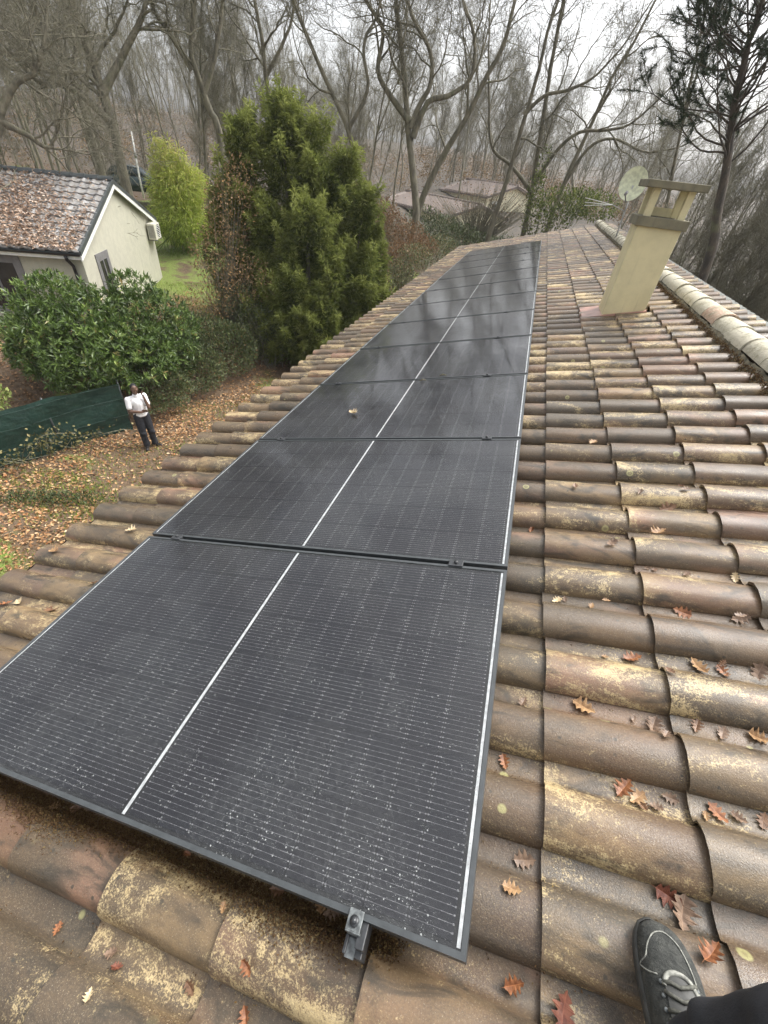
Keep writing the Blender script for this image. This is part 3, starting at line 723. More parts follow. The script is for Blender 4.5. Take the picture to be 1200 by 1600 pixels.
# the big yew
def yew(o, lab, spec, nb=760, per=400, mat='yew', L=.18, name='yew_tree'):
    root = thing(name, lab, 'tree', T(*o))
    P, D, tt = [], [], []
    m = MB(); tot = sum(q[2] * q[3] for q in spec)
    for (cx, cy, H, R_, z0) in spec:
        m.tube([(cx * .3, cy * .3, -.2), (cx * .8, cy * .8, H * .4), (cx, cy, H * .92)], [.16, .11, .02], 7, False)
        k = max(6, int(nb * H * R_ / tot))
        for q in range(k):
            h = 1.0 if q == 0 else rng.random() ** 1.15
            z = z0 + (H - z0) * min(h, .97); prof = R_ * (min(1, (h + .12) / .28) ** .7 * (1 - min(h, 1)) ** .72 * 1.28)
            az = rng.random() * 6.283; rr = prof * rng.uniform(.55, 1.0)
            b = rng.uniform(.5, 1.15) * (.75 + .25 * R_); out = np.array([math.cos(az), math.sin(az), 0.0])
            ax = unit(out * (.55 if q else 0.0) + np.array([0, 0, rng.uniform(.55, 1.1)]) + rng.normal(0, .12, 3)); c = np.array([cx, cy, z]) + out * rr - ax * b * .55
            t = rng.random(per) ** .85; lead = rng.random(per) < .16; t = np.where(lead, rng.uniform(.85, 1.3, per), t); an = rng.random(per) * 6.283; u = unit(np.cross(ax, [.3, .2, .5])); v = np.cross(ax, u)
            rad_ = u * np.cos(an)[:, None] + v * np.sin(an)[:, None]; rs = rng.random(per) ** .45
            w_ = .62 * b * (t + .12) ** .35 * np.clip(1 - t, 0, 1) ** .75 * rs + lead * .03
            ragged = 1 + .45 * np.sin(an * 4 + t * 11 + q)
            P.append(c + ax * (t * b)[:, None] + rad_ * (w_ * ragged)[:, None]); D.append(ax * .55 + rad_ * .65 + rng.normal(0, .30, (per, 3)) + np.array([0, 0, -.30]))
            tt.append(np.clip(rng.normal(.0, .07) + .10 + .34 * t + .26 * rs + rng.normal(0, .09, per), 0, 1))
    P = np.concatenate(P); D = np.concatenate(D); n = len(P)
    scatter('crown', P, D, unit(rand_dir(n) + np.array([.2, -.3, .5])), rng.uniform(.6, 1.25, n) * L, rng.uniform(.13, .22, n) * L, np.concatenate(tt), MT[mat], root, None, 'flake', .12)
    m.obj('trunk', MT['bark'], root)
    return root
yo = at_d(478, 470, 18.2); yo[2] = float(gz(yo[0], yo[1]))
def yl(px, py, D): q = at_d(px, py, D) - yo; return q
def cone(px, py, D, R, z0): q = yl(px, py, D); return (q[0], q[1], q[2], R, z0)
yew(yo, 'big dark green yew tree rising between the bungalow and the roof', [cone(440, 162, 18.6, 2.15, .2), cone(378, 188, 18.4, 1.15, .2), cone(488, 205, 18.3, 1.75, .2), cone(533, 250, 18.0, 1.6, .1), cone(570, 300, 17.6, 1.25, 0), cone(480, 320, 16.8, 1.6, 0), cone(425, 330, 17.4, 1.3, 0), cone(348, 262, 18.8, .9, .3), cone(520, 410, 16.4, 1.2, -.1), cone(455, 430, 16.4, 1.2, -.1), cone(545, 400, 17.2, 1.3, -.1), cone(575, 420, 17.6, 1.0, -.1), cone(410, 420, 17.0, 1.1, -.1), cone(500, 470, 15.8, 1.0, -.2)])
# withered shrub in front of the yew
ws = at_d(345, 440, 17.5); ws[2] = float(gz(ws[0], ws[1]))
def twiggy(name, lab, cat, o, blobs, nst, nleaf, L, mat, r0=.014, group=None, tint=.5):
    root = thing(name, lab, cat, T(*o), group)
    tips = in_blobs(blobs, nst, .35)[0]; base = [(rng.normal(0, .22), rng.normal(0, .22), -.1) for _ in range(nst)]
    stems_mesh(base, tips, r0, r0 * .3, 3).obj('stem', MT['twig2'], root)
    P, out = in_blobs(blobs, nleaf, .3); P = P[P[:, 2] > .05]; n = len(P)
    scatter('foliage', P, unit(out[:n] * .4 + rand_dir(n) * .8 + np.array([0, 0, .2])), rand_dir(n), rng.uniform(.6, 1.2, n) * L, rng.uniform(.4, .6, n) * L, np.clip(rng.normal(tint, .22, n), 0, 1), mat, root)
    return root
twiggy('withered_shrub', 'twiggy shrub with brown withered leaves left of the yew tree', 'shrub', ws,
       [blob(360, 330, 17.4, ws, (.9, .9, 1.0)), blob(345, 400, 17.2, ws, (1.1, 1.0, 1.0)), blob(375, 280, 17.6, ws, (.6, .6, .7)), blob(390, 440, 16.6, ws, (1.0, .9, .8)), blob(330, 470, 16.4, ws, (.9, .8, .7))], 130, 3800, .085, MT['tan'], tint=.62)
ws2 = at_d(415, 520, 16.2); ws2[2] = float(gz(ws2[0], ws2[1]))
twiggy('withered_shrub', 'dark bare shrub at the foot of the yew above the leaf strip', 'shrub', ws2,
       [blob(400, 500, 16.3, ws2, (1.0, .9, .7)), blob(445, 520, 16.5, ws2, (1.0, .9, .6)), blob(380, 470, 16.6, ws2, (.9, .9, .6))], 120, 4200, .075, MT['cotone'], tint=.35)
# creeper on the fence
cv_ = gpt(70, 720)
root = thing('fence_creeper', 'thin creeper with pale yellow leaves climbing the green fence', 'creeper', T(*cv_))
m = MB(); LP = []
for i in range(26):
    s_ = rng.uniform(1.2, 4.9); p = FP0 + FD * s_ - FN * rng.uniform(.06, .22); z0 = 0
    pts = [np.array([p[0], p[1], -5.2])]; d = np.array([rng.normal(0, .1), rng.normal(0, .1), .22])
    for q in range(int(rng.uniform(3, 8))):
        d = d + np.array([FD[0], FD[1], 0]) * rng.normal(0, .10) + np.array([0, 0, rng.normal(-.035, .05)]); pts.append(pts[-1] + d)
    pts = [q - cv_ for q in pts]; m.tube(pts, .007, 4, False)
    for q in pts[1:]:
        for _ in range(9): LP.append(q + rng.normal(0, .11, 3))
m.obj('stem', MT['twig2'], root); LP = np.array(LP); n = len(LP)
scatter('foliage', LP, rand_dir(n), unit(rand_dir(n) * .6 + np.array([.6, -.6, .5])), rng.uniform(.05, .10, n), rng.uniform(.04, .06, n), np.clip(rng.normal(.45, .28, n), 0, 1), leafmat('creeper_leaf', [(0, (.05, .045, .02)), (.5, (.10, .10, .035)), (.85, (.28, .24, .09)), (1, (.40, .34, .15))], .5), root)
yg = at_d(-10, 640, 12.3); yg[2] = float(gz(yg[0], yg[1]))
bush('lime_shrub', 'lime green shrub leaning over the fence at the left edge', 'shrub', yg, [blob(-18, 622, 12.3, yg, (.42, .4, .32)), blob(-4, 640, 12.3, yg, (.2, .2, .2))], 500, .12, .4, leafmat('lime_leaf', [(0, (.10, .14, .03)), (1, (.30, .34, .10))], .5), stems=5, stemr=.01)
gc = gpt(95, 783)
bush('ivy_strip', 'low dark green ivy strip crossing the fallen leaves', 'ground plant', gc, [blob(x_, 783 + (x_ - 95) * .02, np.hypot(*(gpt(x_, 783) - CAM)[:2]), gc, (.42, .3, .16)) for x_ in (30, 65, 100, 140, 180)], 5500, .055, .6, MT['cotone'], .4, .3, stems=5, tintbase=.3, stemr=.005)

# ------------------------------------------------------------------ CREAM BUNGALOW ON THE LEFT
HE1 = np.array([.9025, .4307]); HE2 = np.array([-.4307, .9025])         # ridge direction (towards us), width direction
ZE = -1.7
Aeave = at_z(125, 395, ZE)[:2]; Beave = at_z(244, 342, ZE)[:2]; WID = float(np.dot(Beave - Aeave, HE2)); PIT = math.atan2(1.52, WID / 2)
RISE = 1.52; HL = 11.0
# local frame: x along HE1 (0 at the verge, negative away to the left), y along HE2 (0 near eave .. WID), z from ZE
BM = Matrix(((HE1[0], HE2[0], 0, Aeave[0]), (HE1[1], HE2[1], 0, Aeave[1]), (0, 0, 1, ZE), (0, 0, 0, 1)))
bung = thing('bungalow', 'cream rendered bungalow with a grey tiled roof strewn with leaves', 'house', BM)
wb = MB(); ov = .34; wx = -.16
zf = -3.2; sl_t = RISE / (WID / 2)
wb.add([(wx, ov, zf), (wx, WID - ov, zf), (wx, WID - ov, ov * sl_t - .10), (wx, WID / 2, RISE - .10), (wx, ov, ov * sl_t - .10),
        (-HL, ov, zf), (-HL, WID - ov, zf), (-HL, WID - ov, ov * sl_t - .10), (-HL, WID / 2, RISE - .10), (-HL, ov, ov * sl_t - .10)],
       [(0, 1, 2, 3, 4), (9, 8, 7, 6, 5), (0, 4, 9, 5), (1, 6, 7, 2), (4, 3, 8, 9), (3, 2, 7, 8)])
wb.obj('wall', MT['wall'], bung)
rb = MB()
for sg in (0, 1):
    y0, y1 = (0, WID / 2) if sg == 0 else (WID, WID / 2)
    rb.add([(0, y0, -.02), (-HL, y0, -.02), (-HL, y1, RISE - .02), (0, y1, RISE - .02), (0, y0, -.09), (-HL, y0, -.09), (-HL, y1, RISE - .09), (0, y1, RISE - .09)],
           [(0, 1, 2, 3), (7, 6, 5, 4), (0, 4, 5, 1), (3, 2, 6, 7), (0, 3, 7, 4)])
MT['slate'] = (lambda g: g.set(Base_Color=g.mix(g.map(g.noise(g.pos(), 12, 4), .35, .7), g.mix(g.rnd(), (.24, .24, .245), (.36, .36, .36)), (.19, .165, .135)), Roughness=.28))(G('wet_grey_tile'))
MT['slatedk'] = plain('dark_ridge_tile', (.055, .062, .062), .4, .2)
broof = rb.obj('roof', MT['slatedk'], bung)
SLEN = math.hypot(WID / 2, RISE); NR = 12; EXP = SLEN / NR; TW = .315
tl = MB(); nn_ = 7
vs = []
for y in (-.03, EXP):
    for i in range(nn_):
        xx = TW * i / (nn_ - 1); zz = .034 * max(0, math.sin(math.pi * min(xx / (TW * .55), 1))) + (.048 if y < 0 else .004); vs.append((xx, y, zz))
for i in range(nn_): vs.append((vs[i][0], -.03, vs[i][2] - .046))
tl.add(vs, [(i, i + 1, nn_ + i + 1, nn_ + i) for i in range(nn_ - 1)]); tl.add([vs[i] for i in range(nn_)] + vs[-nn_:], [(i, nn_ + i, nn_ + i + 1, i + 1) for i in range(nn_ - 1)])
tlme = tl.mesh('tile'); tlme.materials.append(MT['slate'])
cnt = 0; far_l = []
SLP = Matrix.Rotation(math.atan2(RISE, WID / 2), 4, 'X')
for r_ in range(NR):
    for c_ in range(int(HL / TW)):
        M = SLP @ T(-TW * (c_ + 1), r_ * EXP, .0)
        q = pj(np.array((BM @ M).translation))[0]
        if q[0] > -25 and cnt < 290:
            cnt += 1; link('tile', tlme, None, broof, M @ T(0, 0, rng.normal(0, .003)) @ Matrix.Rotation(rng.normal(0, .012), 4, 'Z'))
        else: far_l.append(M)
def joined(name, me0, Ms, parent, mat):
    V0_ = np.array([v.co for v in me0.vertices]); F0_ = [tuple(p.vertices) for p in me0.polygons]; Vs = []; n0 = len(V0_)
    for M in Ms:
        A = np.array(M); Vs.append(V0_ @ A[:3, :3].T + A[:3, 3])
    F0_ = np.array(F0_); F = (F0_[None] + (np.arange(len(Ms)) * n0)[:, None, None]).reshape(-1, F0_.shape[1])
    me = np_mesh(name, np.concatenate(Vs), F, smooth=False); me.materials.append(mat); return tag(link(name, me, None, parent), kind='stuff')
BSL = T(0, WID, 0) @ Matrix.Rotation(math.pi, 4, 'Z') @ SLP
far_l += [BSL @ T(TW * c_, r_ * EXP, 0) for r_ in range(NR) for c_ in range(int(HL / TW))]
joined('roof_tiles', tlme, far_l, broof, MT['slate'])
for i in range(int(HL / .42)):
    m = MB(); x = -.42 * (i + 1); n = 7
    rr = [[(x + dx, WID / 2 + r_ * math.cos(math.pi * k / 6), RISE + .005 + dz + r_ * .8 * math.sin(math.pi * k / 6)) for k in range(n)] for dx, r_, dz in ((0, .125, 0), (.44, .135, .018), (.44, .10, .0))]
    m.add(rr[0] + rr[1] + rr[2], [(k, k + 1, 7 + k + 1, 7 + k) for k in range(6)] + [(7 + k, 7 + k + 1, 14 + k + 1, 14 + k) for k in range(6)]); m.obj('ridge_tile', MT['slatedk'], broof)
for sg in (0, 1):      # white barge boards and dark verge
    y0, y1 = (-.02, WID / 2) if sg == 0 else (WID + .02, WID / 2)
    for nm, z0, z1, x0, x1, mt in (('barge_board', -.22, -.075, -.03, .012, 'white'), ('verge', -.075, .045, -.05, .03, 'slatedk')):
        m = MB(); m.add([(x, y, (0 if y in (-.02, WID + .02) else RISE) + z) for x in (x0, x1) for y in (y0, y1) for z in (z0, z1)],
                        [(0, 1, 3, 2), (4, 6, 7, 5), (0, 2, 6, 4), (1, 5, 7, 3), (0, 4, 5, 1), (2, 3, 7, 6)]); m.obj(nm, MT[mt], bung)
m = MB(); m.box((-HL, .02, -.20), (-.03, .05, -.085)); m.obj('fascia', MT['white'], bung)
m = MB(); vs = [(x, -.045 + .06 * math.cos(A), -.04 - .06 * math.sin(A)) for x in (-HL, .01) for A in np.linspace(0, math.pi, 8)]
m.add(vs, [(i, i + 1, 9 + i, 8 + i) for i in range(7)], True); m.obj('gutter', MT['pipe'], bung)
m = MB(); m.tube([(-.42, -.04, -.10), (-.42, -.02, -.2), (-.42, ov - .09, -.42), (-.42, ov - .07, -.6), (-.42, ov - .07, zf)], .05, 8); m.obj('downpipe', MT['pipe'], bung)
def window(parent, x0, x1, z0, z1, y, axis):
    """grey surround, dark opening, glass; on the long wall (axis x) or the gable (axis y)"""
    def B(a0, a1, b0, b1, d0, d1):
        m = MB(); m.box((a0, -d1, b0), (a1, -d0, b1)) if axis == 'x' else m.box((d0, a0, b0), (d1, a1, b1)); return m
    MW = T(0, y, 0) if axis == 'x' else T(y, 0, 0)
    root = B(x0, x1, z0, z1, .004, .012).obj('window', MT['dark'], parent, MW)
    t = .17
    for a0, a1, b0, b1 in ((x0 - t, x0, z0 - t, z1 + t), (x1, x1 + t, z0 - t, z1 + t), (x0, x1, z1, z1 + t), (x0, x1, z0 - t, z0)):
        B(a0, a1, b0, b1, .003, .03).obj('surround', MT['grey'], root)
    for a0, a1, b0, b1 in ((x0, x0 + .05, z0, z1), (x1 - .05, x1, z0, z1), (x0 + .05, x1 - .05, z1 - .05, z1), ((x0 + x1) / 2 - .03, (x0 + x1) / 2 + .03, z0, z1 - .05)):
        B(a0, a1, b0, b1, .0125, .028).obj('sash', MT['white'] if (a0 == x0 and False) else MT['grey'], root)
def on_wall(px, py):   # local coords on the front wall plane y=ov
    Mi = np.array(BM.inverted()); o = Mi[:3, :3] @ CAM + Mi[:3, 3]; d = Mi[:3, :3] @ ray(px, py); s_ = (ov - o[1]) / d[1]; return o + s_ * d
def on_gable(px, py):
    Mi = np.array(BM.inverted()); o = Mi[:3, :3] @ CAM + Mi[:3, 3]; d = Mi[:3, :3] @ ray(px, py); s_ = (wx - o[0]) / d[0]; return o + s_ * d
wq = on_wall(22, 408); wr = on_wall(0, 470)
window(bung, wq[0] - 1.25, wq[0], wq[2] - 1.3, wq[2], ov, 'x')
gq = on_gable(151, 400); gb = on_gable(162, 425)
window(bung, gq[1] - .95 + .95, gq[1] + .75, gq[2] - 1.25, gq[2] - .12, wx, 'y')
# air conditioner on the gable
aq = on_gable(232, 360)
acM = BM @ T(wx + .22, aq[1] + .02, aq[2])
ac = thing('air_conditioner', 'cream air conditioner unit hung on the bungalow gable', 'air conditioner', acM)
m = MB(); m.box((-.15, -.40, -.29), (.15, .40, .29)); m.obj('casing', plain('cream_metal', (.62, .60, .50), .45, .08), ac, None, .015)
m = MB(); m.tube([(.151, .1, 0), (.155, .1, 0)], .24, 24); m.obj('fan_opening', MT['dark'], ac)
for k in range(9):
    m = MB(); z = -.24 + k * .06; m.box((.156, -.16, z), (.162, .36, z + .018)); m.obj('grille_bar', MT['white'], ac)
for k in range(7):
    m = MB(); y = -.404; x = -.11 + k * .035; m.box((x, y, -.22), (x + .018, y + .003, .22)); m.obj('side_slot', MT['grey'], ac)
m = MB(); m.box((-.22, -.34, -.33), (.16, -.30, -.292)); m.box((-.22, .30, -.33), (.16, .34, -.292)); m.box((-.215, -.34, -.33), (-.19, -.30, .1)); m.box((-.215, .30, -.33), (-.19, .34, .1)); m.obj('bracket', MT['grey'], ac)
# leaves on the bungalow roof
n = 15000; u = rng.random(n) ** .9; x = -rng.random(n) * 7.5 ; s_ = rng.random(n) ** 1.25
k = (rng.random(n) < np.clip(1.25 - s_ * 1.0 + .25 * np.sin(x * 2.1) + (-x - 2.2) * .16, .05, 1)) & (x < -.12)
x, s_ = x[k], s_[k]; n = len(x)
P = np.array([BM @ (SLP @ Vector((x[i], s_[i] * SLEN, .055 + .03 * rng.random()))) for i in range(n)])
o = scatter('fallen_leaves', P, rand_dir(n) * np.array([1, 1, .4]), unit(np.array([.0, -.1, 1.0]) + rand_dir(n) * .5), rng.uniform(.07, .13, n), rng.uniform(.04, .08, n), np.clip(rng.normal(.58, .25, n), 0, 1), leafmat('roof_leaf', [(0, (.12, .075, .05)), (.5, (.34, .225, .15)), (.8, (.46, .34, .25)), (1, (.56, .46, .37))], .5, .4, .1), shape='flake', curl=.15)
tag(o, 'brown leaves lying thick on the lower roof of the cream bungalow', None, None, 'stuff')
# twig lying on that roof
P0 = [np.array(BM @ (SLP @ Vector(q))) for q in ((-2.9, SLEN * .96, .09), (-2.75, SLEN * .8, .08), (-3.0, SLEN * .62, .08), (-2.9, SLEN * .45, .08), (-3.1, SLEN * .3, .08))]
tw = MB().tube([p - P0[0] for p in P0], [.02, .018, .015, .012, .006], 5).obj('fallen_branch', MT['twig2'], None, T(*P0[0]))
tag(tw, 'thin pale branch lying down the bungalow roof tiles', 'branch')

# ------------------------------------------------------------------ FAR HOUSES, CAR, POLE
MT['fartile'] = (lambda g: g.set(Base_Color=g.mix(g.map(g.noise(g.pos((1, 1, 1)), 3, 4), .35, .7), (.23, .185, .16), (.18, .155, .14)), Roughness=.95))(G('pink_clay_tiles'))
def far_house(lab, apex, eL, eR, back, zfoot, wall, winpix):
    A = np.array(apex); base = (np.array(eL) + np.array(eR)) / 2; ww = np.array(eR)[:2] - np.array(eL)[:2]; W_ = np.linalg.norm(ww); e2 = ww / W_
    e1 = np.array(back)[:2] - A[:2]; Lb = np.linalg.norm(e1); e1 = np.array([-e2[1], e2[0]]) if True else e1 / Lb
    M = Matrix(((e2[0], e1[0], 0, A[0]), (e2[1], e1[1], 0, A[1]), (0, 0, 1, A[2]), (0, 0, 0, 1)))
    h = thing('rendered_house', lab, 'house', M); rise = A[2] - base[2]; hw = W_ / 2; zf_ = zfoot - A[2]
    m = MB(); m.add([(-hw + .3, 0, zf_), (hw - .3, 0, zf_), (hw - .3, 0, -rise), (0, 0, -.12), (-hw + .3, 0, -rise), (-hw + .3, Lb, zf_), (hw - .3, Lb, zf_), (hw - .3, Lb, -rise), (0, Lb, -.12), (-hw + .3, Lb, -rise)],
                    [(0, 1, 2, 3, 4), (9, 8, 7, 6, 5), (0, 4, 9, 5), (1, 6, 7, 2), (4, 3, 8, 9), (3, 2, 7, 8)]); m.obj('wall', wall, h)
    m = MB()
    for sg in (-1, 1):
        m.add([(0, -.35, 0), (0, Lb + .3, 0), (sg * hw, Lb + .3, -rise - .02), (sg * hw, -.35, -rise - .02), (0, -.35, -.14), (0, Lb + .3, -.14), (sg * hw, Lb + .3, -rise - .16), (sg * hw, -.35, -rise - .16)],
              [(0, 1, 2, 3), (7, 6, 5, 4), (0, 3, 7, 4), (2, 6, 7, 3)])
    rf = m.obj('roof', MT['fartile'], h)
    # rolls of tile as real ribs running down the slope
    m = MB()
    for sg in (-1, 1):
        for k in range(int(Lb / .42)):
            y = -.3 + k * .42; m.tube([(sg * .05, y, .03), (sg * hw, y, -rise + .03)], .11, 4, False, .7)
    tag(m.obj('tile_rolls', MT['fartile'], rf), kind='stuff')
    m = MB(); m.tube([(0, -.4, .06), (0, Lb + .3, .06)], .14, 6); m.obj('ridge_tile', MT['fartile'], rf)
    for (x0, x1, z0, z1) in winpix:
        m = MB(); m.box((x0, -.05, z0), (x1, -.01, z1)); wn = m.obj('window', MT['dark'], h)
        m = MB(); m.box((x0 - .1, -.08, z0 - .1), (x1 + .1, -.052, z0 - .02)); m.box((x0 - .1, -.08, z1 + .0), (x1 + .1, -.052, z1 + .22)); m.obj('frame', MT['white'], wn)
    return h
D1 = 44.0
ap = at_d(749, 321, D1); eL = at_d(699, 338, D1 - 2.2); eR = at_d(793, 342, D1 + 2.2); zz = (eL[2] + eR[2]) / 2; eL[2] = eR[2] = zz
bk_ = at_z(697, 303, ap[2]) if True else ap
bk_ = ap + np.array([-5.0, 10, 0])
far_house('yellow rendered house with a pink tiled roof far beyond the roof end', ap, eL, eR, bk_, -4.6, MT['farwall'], [(-.1 + .2, 2.2, -2.6, -1.75)])
D2 = 56.0
ap2 = at_d(806, 291, D2); e2L = at_d(768, 306, D2 - 2.5); e2R = at_d(850, 318, D2 + 2.5); zz = (e2L[2] + e2R[2]) / 2; e2L[2] = e2R[2] = zz
far_house('pale gabled house behind and right of the yellow far house', ap2, e2L, e2R, ap2 + np.array([-2., 8, 0]), -4.6, MT['farwall'], [(-2.6, -1.6, -2.6, -1.6)])
# car
co = at_d(222, 306, 38.0); co[2] = float(gz(co[0], co[1]))
tgt = at_d(222, 300, 38.0)[2]
co[2] = tgt - .15
cd_ = unit(np.array([.75, .45, 0.])); CM = Matrix(((cd_[0], -cd_[1], 0, co[0]), (cd_[1], cd_[0], 0, co[1]), (0, 0, 1, co[2]), (0, 0, 0, 1)))
car = thing('parked_car', 'dark green car parked behind the bungalow beside the bamboo', 'car', CM)
MT['carpaint'] = plain('dark_green_car_paint', (.018, .035, .034), .2, .1, 3)
MT['glass'] = plain('car_glass', (.03, .045, .05), .06, .1)
def loft(name, secs, mat, parent, bevel=.03):
    m = MB(); k = len(secs[0]); vs = [p for s_ in secs for p in s_]
    m.add(vs, [(i * k + j, i * k + (j + 1) % k, (i + 1) * k + (j + 1) % k, (i + 1) * k + j) for i in range(len(secs) - 1) for j in range(k)], True)
    m.add(secs[0], [tuple(range(k - 1, -1, -1))]); m.add(secs[-1], [tuple(range(k))])
    return m.obj(name, mat, parent)
def csec(x, hw, z0, z1): return [(x, -hw, z0), (x, -hw * 1.03, (z0 + z1) / 2), (x, -hw * .92, z1), (x, hw * .92, z1), (x, hw * 1.03, (z0 + z1) / 2), (x, hw, z0)]
body = loft('body', [csec(-2.1, .72, .38, .78), csec(-1.95, .84, .25, .92), csec(-1.0, .87, .22, .98), (csec(.6, .87, .22, .96)), csec(1.5, .85, .24, .86), csec(2.0, .78, .28, .72), csec(2.1, .65, .38, .6)], MT['carpaint'], car)
loft('cabin', [csec(-1.75, .74, .9, .95), csec(-1.3, .72, .92, 1.38), csec(-.4, .70, .92, 1.47), csec(.3, .69, .92, 1.40), csec(1.05, .74, .92, .95)], MT['glass'], car)
loft('roof_panel', [csec(-1.3, .66, 1.36, 1.40), csec(-.4, .66, 1.44, 1.49), csec(.3, .64, 1.38, 1.42)], MT['carpaint'], car)
for wx_, wy_ in ((-1.3, -.8), (1.3, -.8), (-1.3, .8), (1.3, .8)):
    m = MB(); m.tube([(wx_, wy_ - .1, .31), (wx_, wy_ + .1, .31)], .31, 18); wh = m.obj('wheel', MT['pipe'], car)
    m = MB(); m.tube([(wx_, wy_ - .115, .31), (wx_, wy_ + .115, .31)], .19, 14); m.obj('rim', MT['iron'], wh)
for s_ in (-.55, .55):
    m = MB(); m.box((2.0, s_ - .16, .58), (2.07, s_ + .16, .72)); m.obj('headlight', MT['white'], car)
    m = MB(); m.box((-2.06, s_ - .14, .68), (-1.98, s_ + .14, .84)); m.obj('tail_light', MT['flash'], car)
pb, pt = at_d(218, 278, 36.0), at_d(205, 205, 36.0)
pg = np.array([pb[0], pb[1], co[2]])
tp_ = pb + (pt - pb)
pole = thing('white_pole', 'slim pale pole leaning above the car behind the bungalow', 'pole', T(*pg))
MB().tube([(0, 0, 0), tuple(pb - pg), tuple(tp_ - pg)], [.06, .05, .035], 8).obj('shaft', MT['white'], pole)
MB().tube([tuple((pb + tp_) / 2 - pg - np.array([0, 0, .12])), tuple((pb + tp_) / 2 - pg + np.array([0, 0, .12]))], .085, 8).obj('coupling', MT['iron'], pole)

# ------------------------------------------------------------------ BARE TREES
def tubes_np(P, R, k):
    """P (B,n,3) centre lines, R (B,n) radii -> verts, quads"""
    B, n, _ = P.shape; t = np.gradient(P, axis=1); t = unit(t)
    mt = unit(P[:, -1] - P[:, 0]); ref = np.where(np.abs(mt[:, 2:3]) < .75, np.array([[0, 0, 1.0]]), np.array([[1.0, 0, 0]]))
    u = unit(np.cross(t, ref[:, None, :])); v = np.cross(t, u)
    A = 2 * np.pi * np.arange(k) / k
    V = P[:, :, None, :] + R[:, :, None, None] * (np.cos(A)[None, None, :, None] * u[:, :, None, :] + np.sin(A)[None, None, :, None] * v[:, :, None, :])
    ix = np.arange(B * n * k).reshape(B, n, k)
    a, b = ix[:, :-1], ix[:, 1:]; F = np.stack([a, np.roll(a, -1, 2), np.roll(b, -1, 2), b], -1).reshape(-1, 4)
    return V.reshape(-1, 3), F
def spawn(P, R, k, tmin, length, ang, nseg, wander, up, r, rmul=.62, tip=.25, rmin=.004, tpow=1.0, tmax=.98):
    B, n, _ = P.shape
    t = tmin + (tmax - tmin) * ((np.arange(k)[None] + r.random((B, k))) / k) ** tpow
    f = t * (n - 1); i = np.clip(f.astype(int), 0, n - 2); w_ = (f - i)[..., None]; bi = np.arange(B)[:, None]
    p = P[bi, i] * (1 - w_) + P[bi, i + 1] * w_; tan = unit(P[bi, i + 1] - P[bi, i]); rp = R[bi, i] * (1 - w_[..., 0]) + R[bi, i + 1] * w_[..., 0]
    per = unit(np.cross(tan, unit(r.normal(size=tan.shape)))); a = rad(ang) * r.uniform(.65, 1.3, (B, k, 1))
    d = unit(np.cos(a) * tan + np.sin(a) * per + np.array([0, 0, up]))
    L = length * r.uniform(.55, 1.25, (B, k)) * (1.15 - .55 * t); m = B * k
    p = p.reshape(m, 3); d = d.reshape(m, 3); L = L.reshape(m); r0 = np.maximum(rp.reshape(m) * rmul * r.uniform(.7, 1.0, m), rmin)
    pts = [p]
    for q in range(nseg):
        d = unit(d + r.normal(0, wander, (m, 3)) + np.array([0, 0, up * .35])); pts.append(pts[-1] + d * (L / nseg)[:, None])
    s_ = np.linspace(0, 1, nseg + 1)
    return np.stack(pts, 1), np.maximum(r0[:, None] * (1 - (1 - tip) * s_[None]), rmin * .8)
def smooth_path(pts, n, wob, r):
    pts = np.array(pts, float); s_ = np.linspace(0, len(pts) - 1, n); i = np.clip(s_.astype(int), 0, len(pts) - 2); f = (s_ - i)[:, None]
    p0 = pts[np.maximum(i - 1, 0)]; p1 = pts[i]; p2 = pts[i + 1]; p3 = pts[np.minimum(i + 2, len(pts) - 1)]
    P = .5 * (2 * p1 + (p2 - p0) * f + (2 * p0 - 5 * p1 + 4 * p2 - p3) * f ** 2 + (3 * p1 - p0 - 3 * p2 + p3) * f ** 3)
    return P + np.cumsum(r.normal(0, wob, P.shape), 0) * np.linspace(0, 1, n)[:, None]
def tree_meshes(seed, trunks, lim=(12, 7, 6, 5), lens=(4.2, 2.1, 1.0, .5), angs=(48, 46, 46, 44), tmin=.3, wander=(.16, .2, .24, .26), up=(.14, .1, .06, .04), rmin=.006, leaf=0, sides=(7, 4, 3, 3)):
    """trunks: list of (points, r0, r1). Returns meshes of the trunk with limbs, the finer branches and (optional) leaf positions"""
    r = np.random.default_rng(seed); n0 = 22
    P0 = np.stack([smooth_path(t[0], n0, .03, r) for t in trunks]); R0 = np.stack([np.linspace(t[1], t[2], n0) * (1 + .35 * np.exp(-np.arange(n0) / 1.2)) for t in trunks])
    P1, R1 = spawn(P0, R0, lim[0], tmin, lens[0], angs[0], 9, wander[0], up[0], r, .6, .3, rmin)
    P2, R2 = spawn(P1, R1, lim[1], .2, lens[1], angs[1], 6, wander[1], up[1], r, .62, .35, rmin)
    P3, R3 = spawn(P2, R2, lim[2], .15, lens[2], angs[2], 4, wander[2], up[2], r, .65, .4, rmin)
    P4, R4 = spawn(P3, R3, lim[3], .15, lens[3], angs[3], 2, wander[3], up[3], r, .8, .5, rmin * .8)
    def pack(lst):
        Vs, Fs, o = [], [], 0
        for P, R, k in lst:
            V, F = tubes_np(P, R, k); Vs.append(V); Fs.append(F + o); o += len(V)
        return np.concatenate(Vs), np.concatenate(Fs)
    tm = np_mesh('trunk', *pack([(P0, R0, sides[0] + 2), (P1, R1, sides[1] + 1)])); bm_ = np_mesh('branches', *pack([(P2, R2, sides[1]), (P3, R3, 3), (P4, R4, 3)]))
    return tm, bm_, P4[:, -1]
GRP = 'bare trees of the wood'
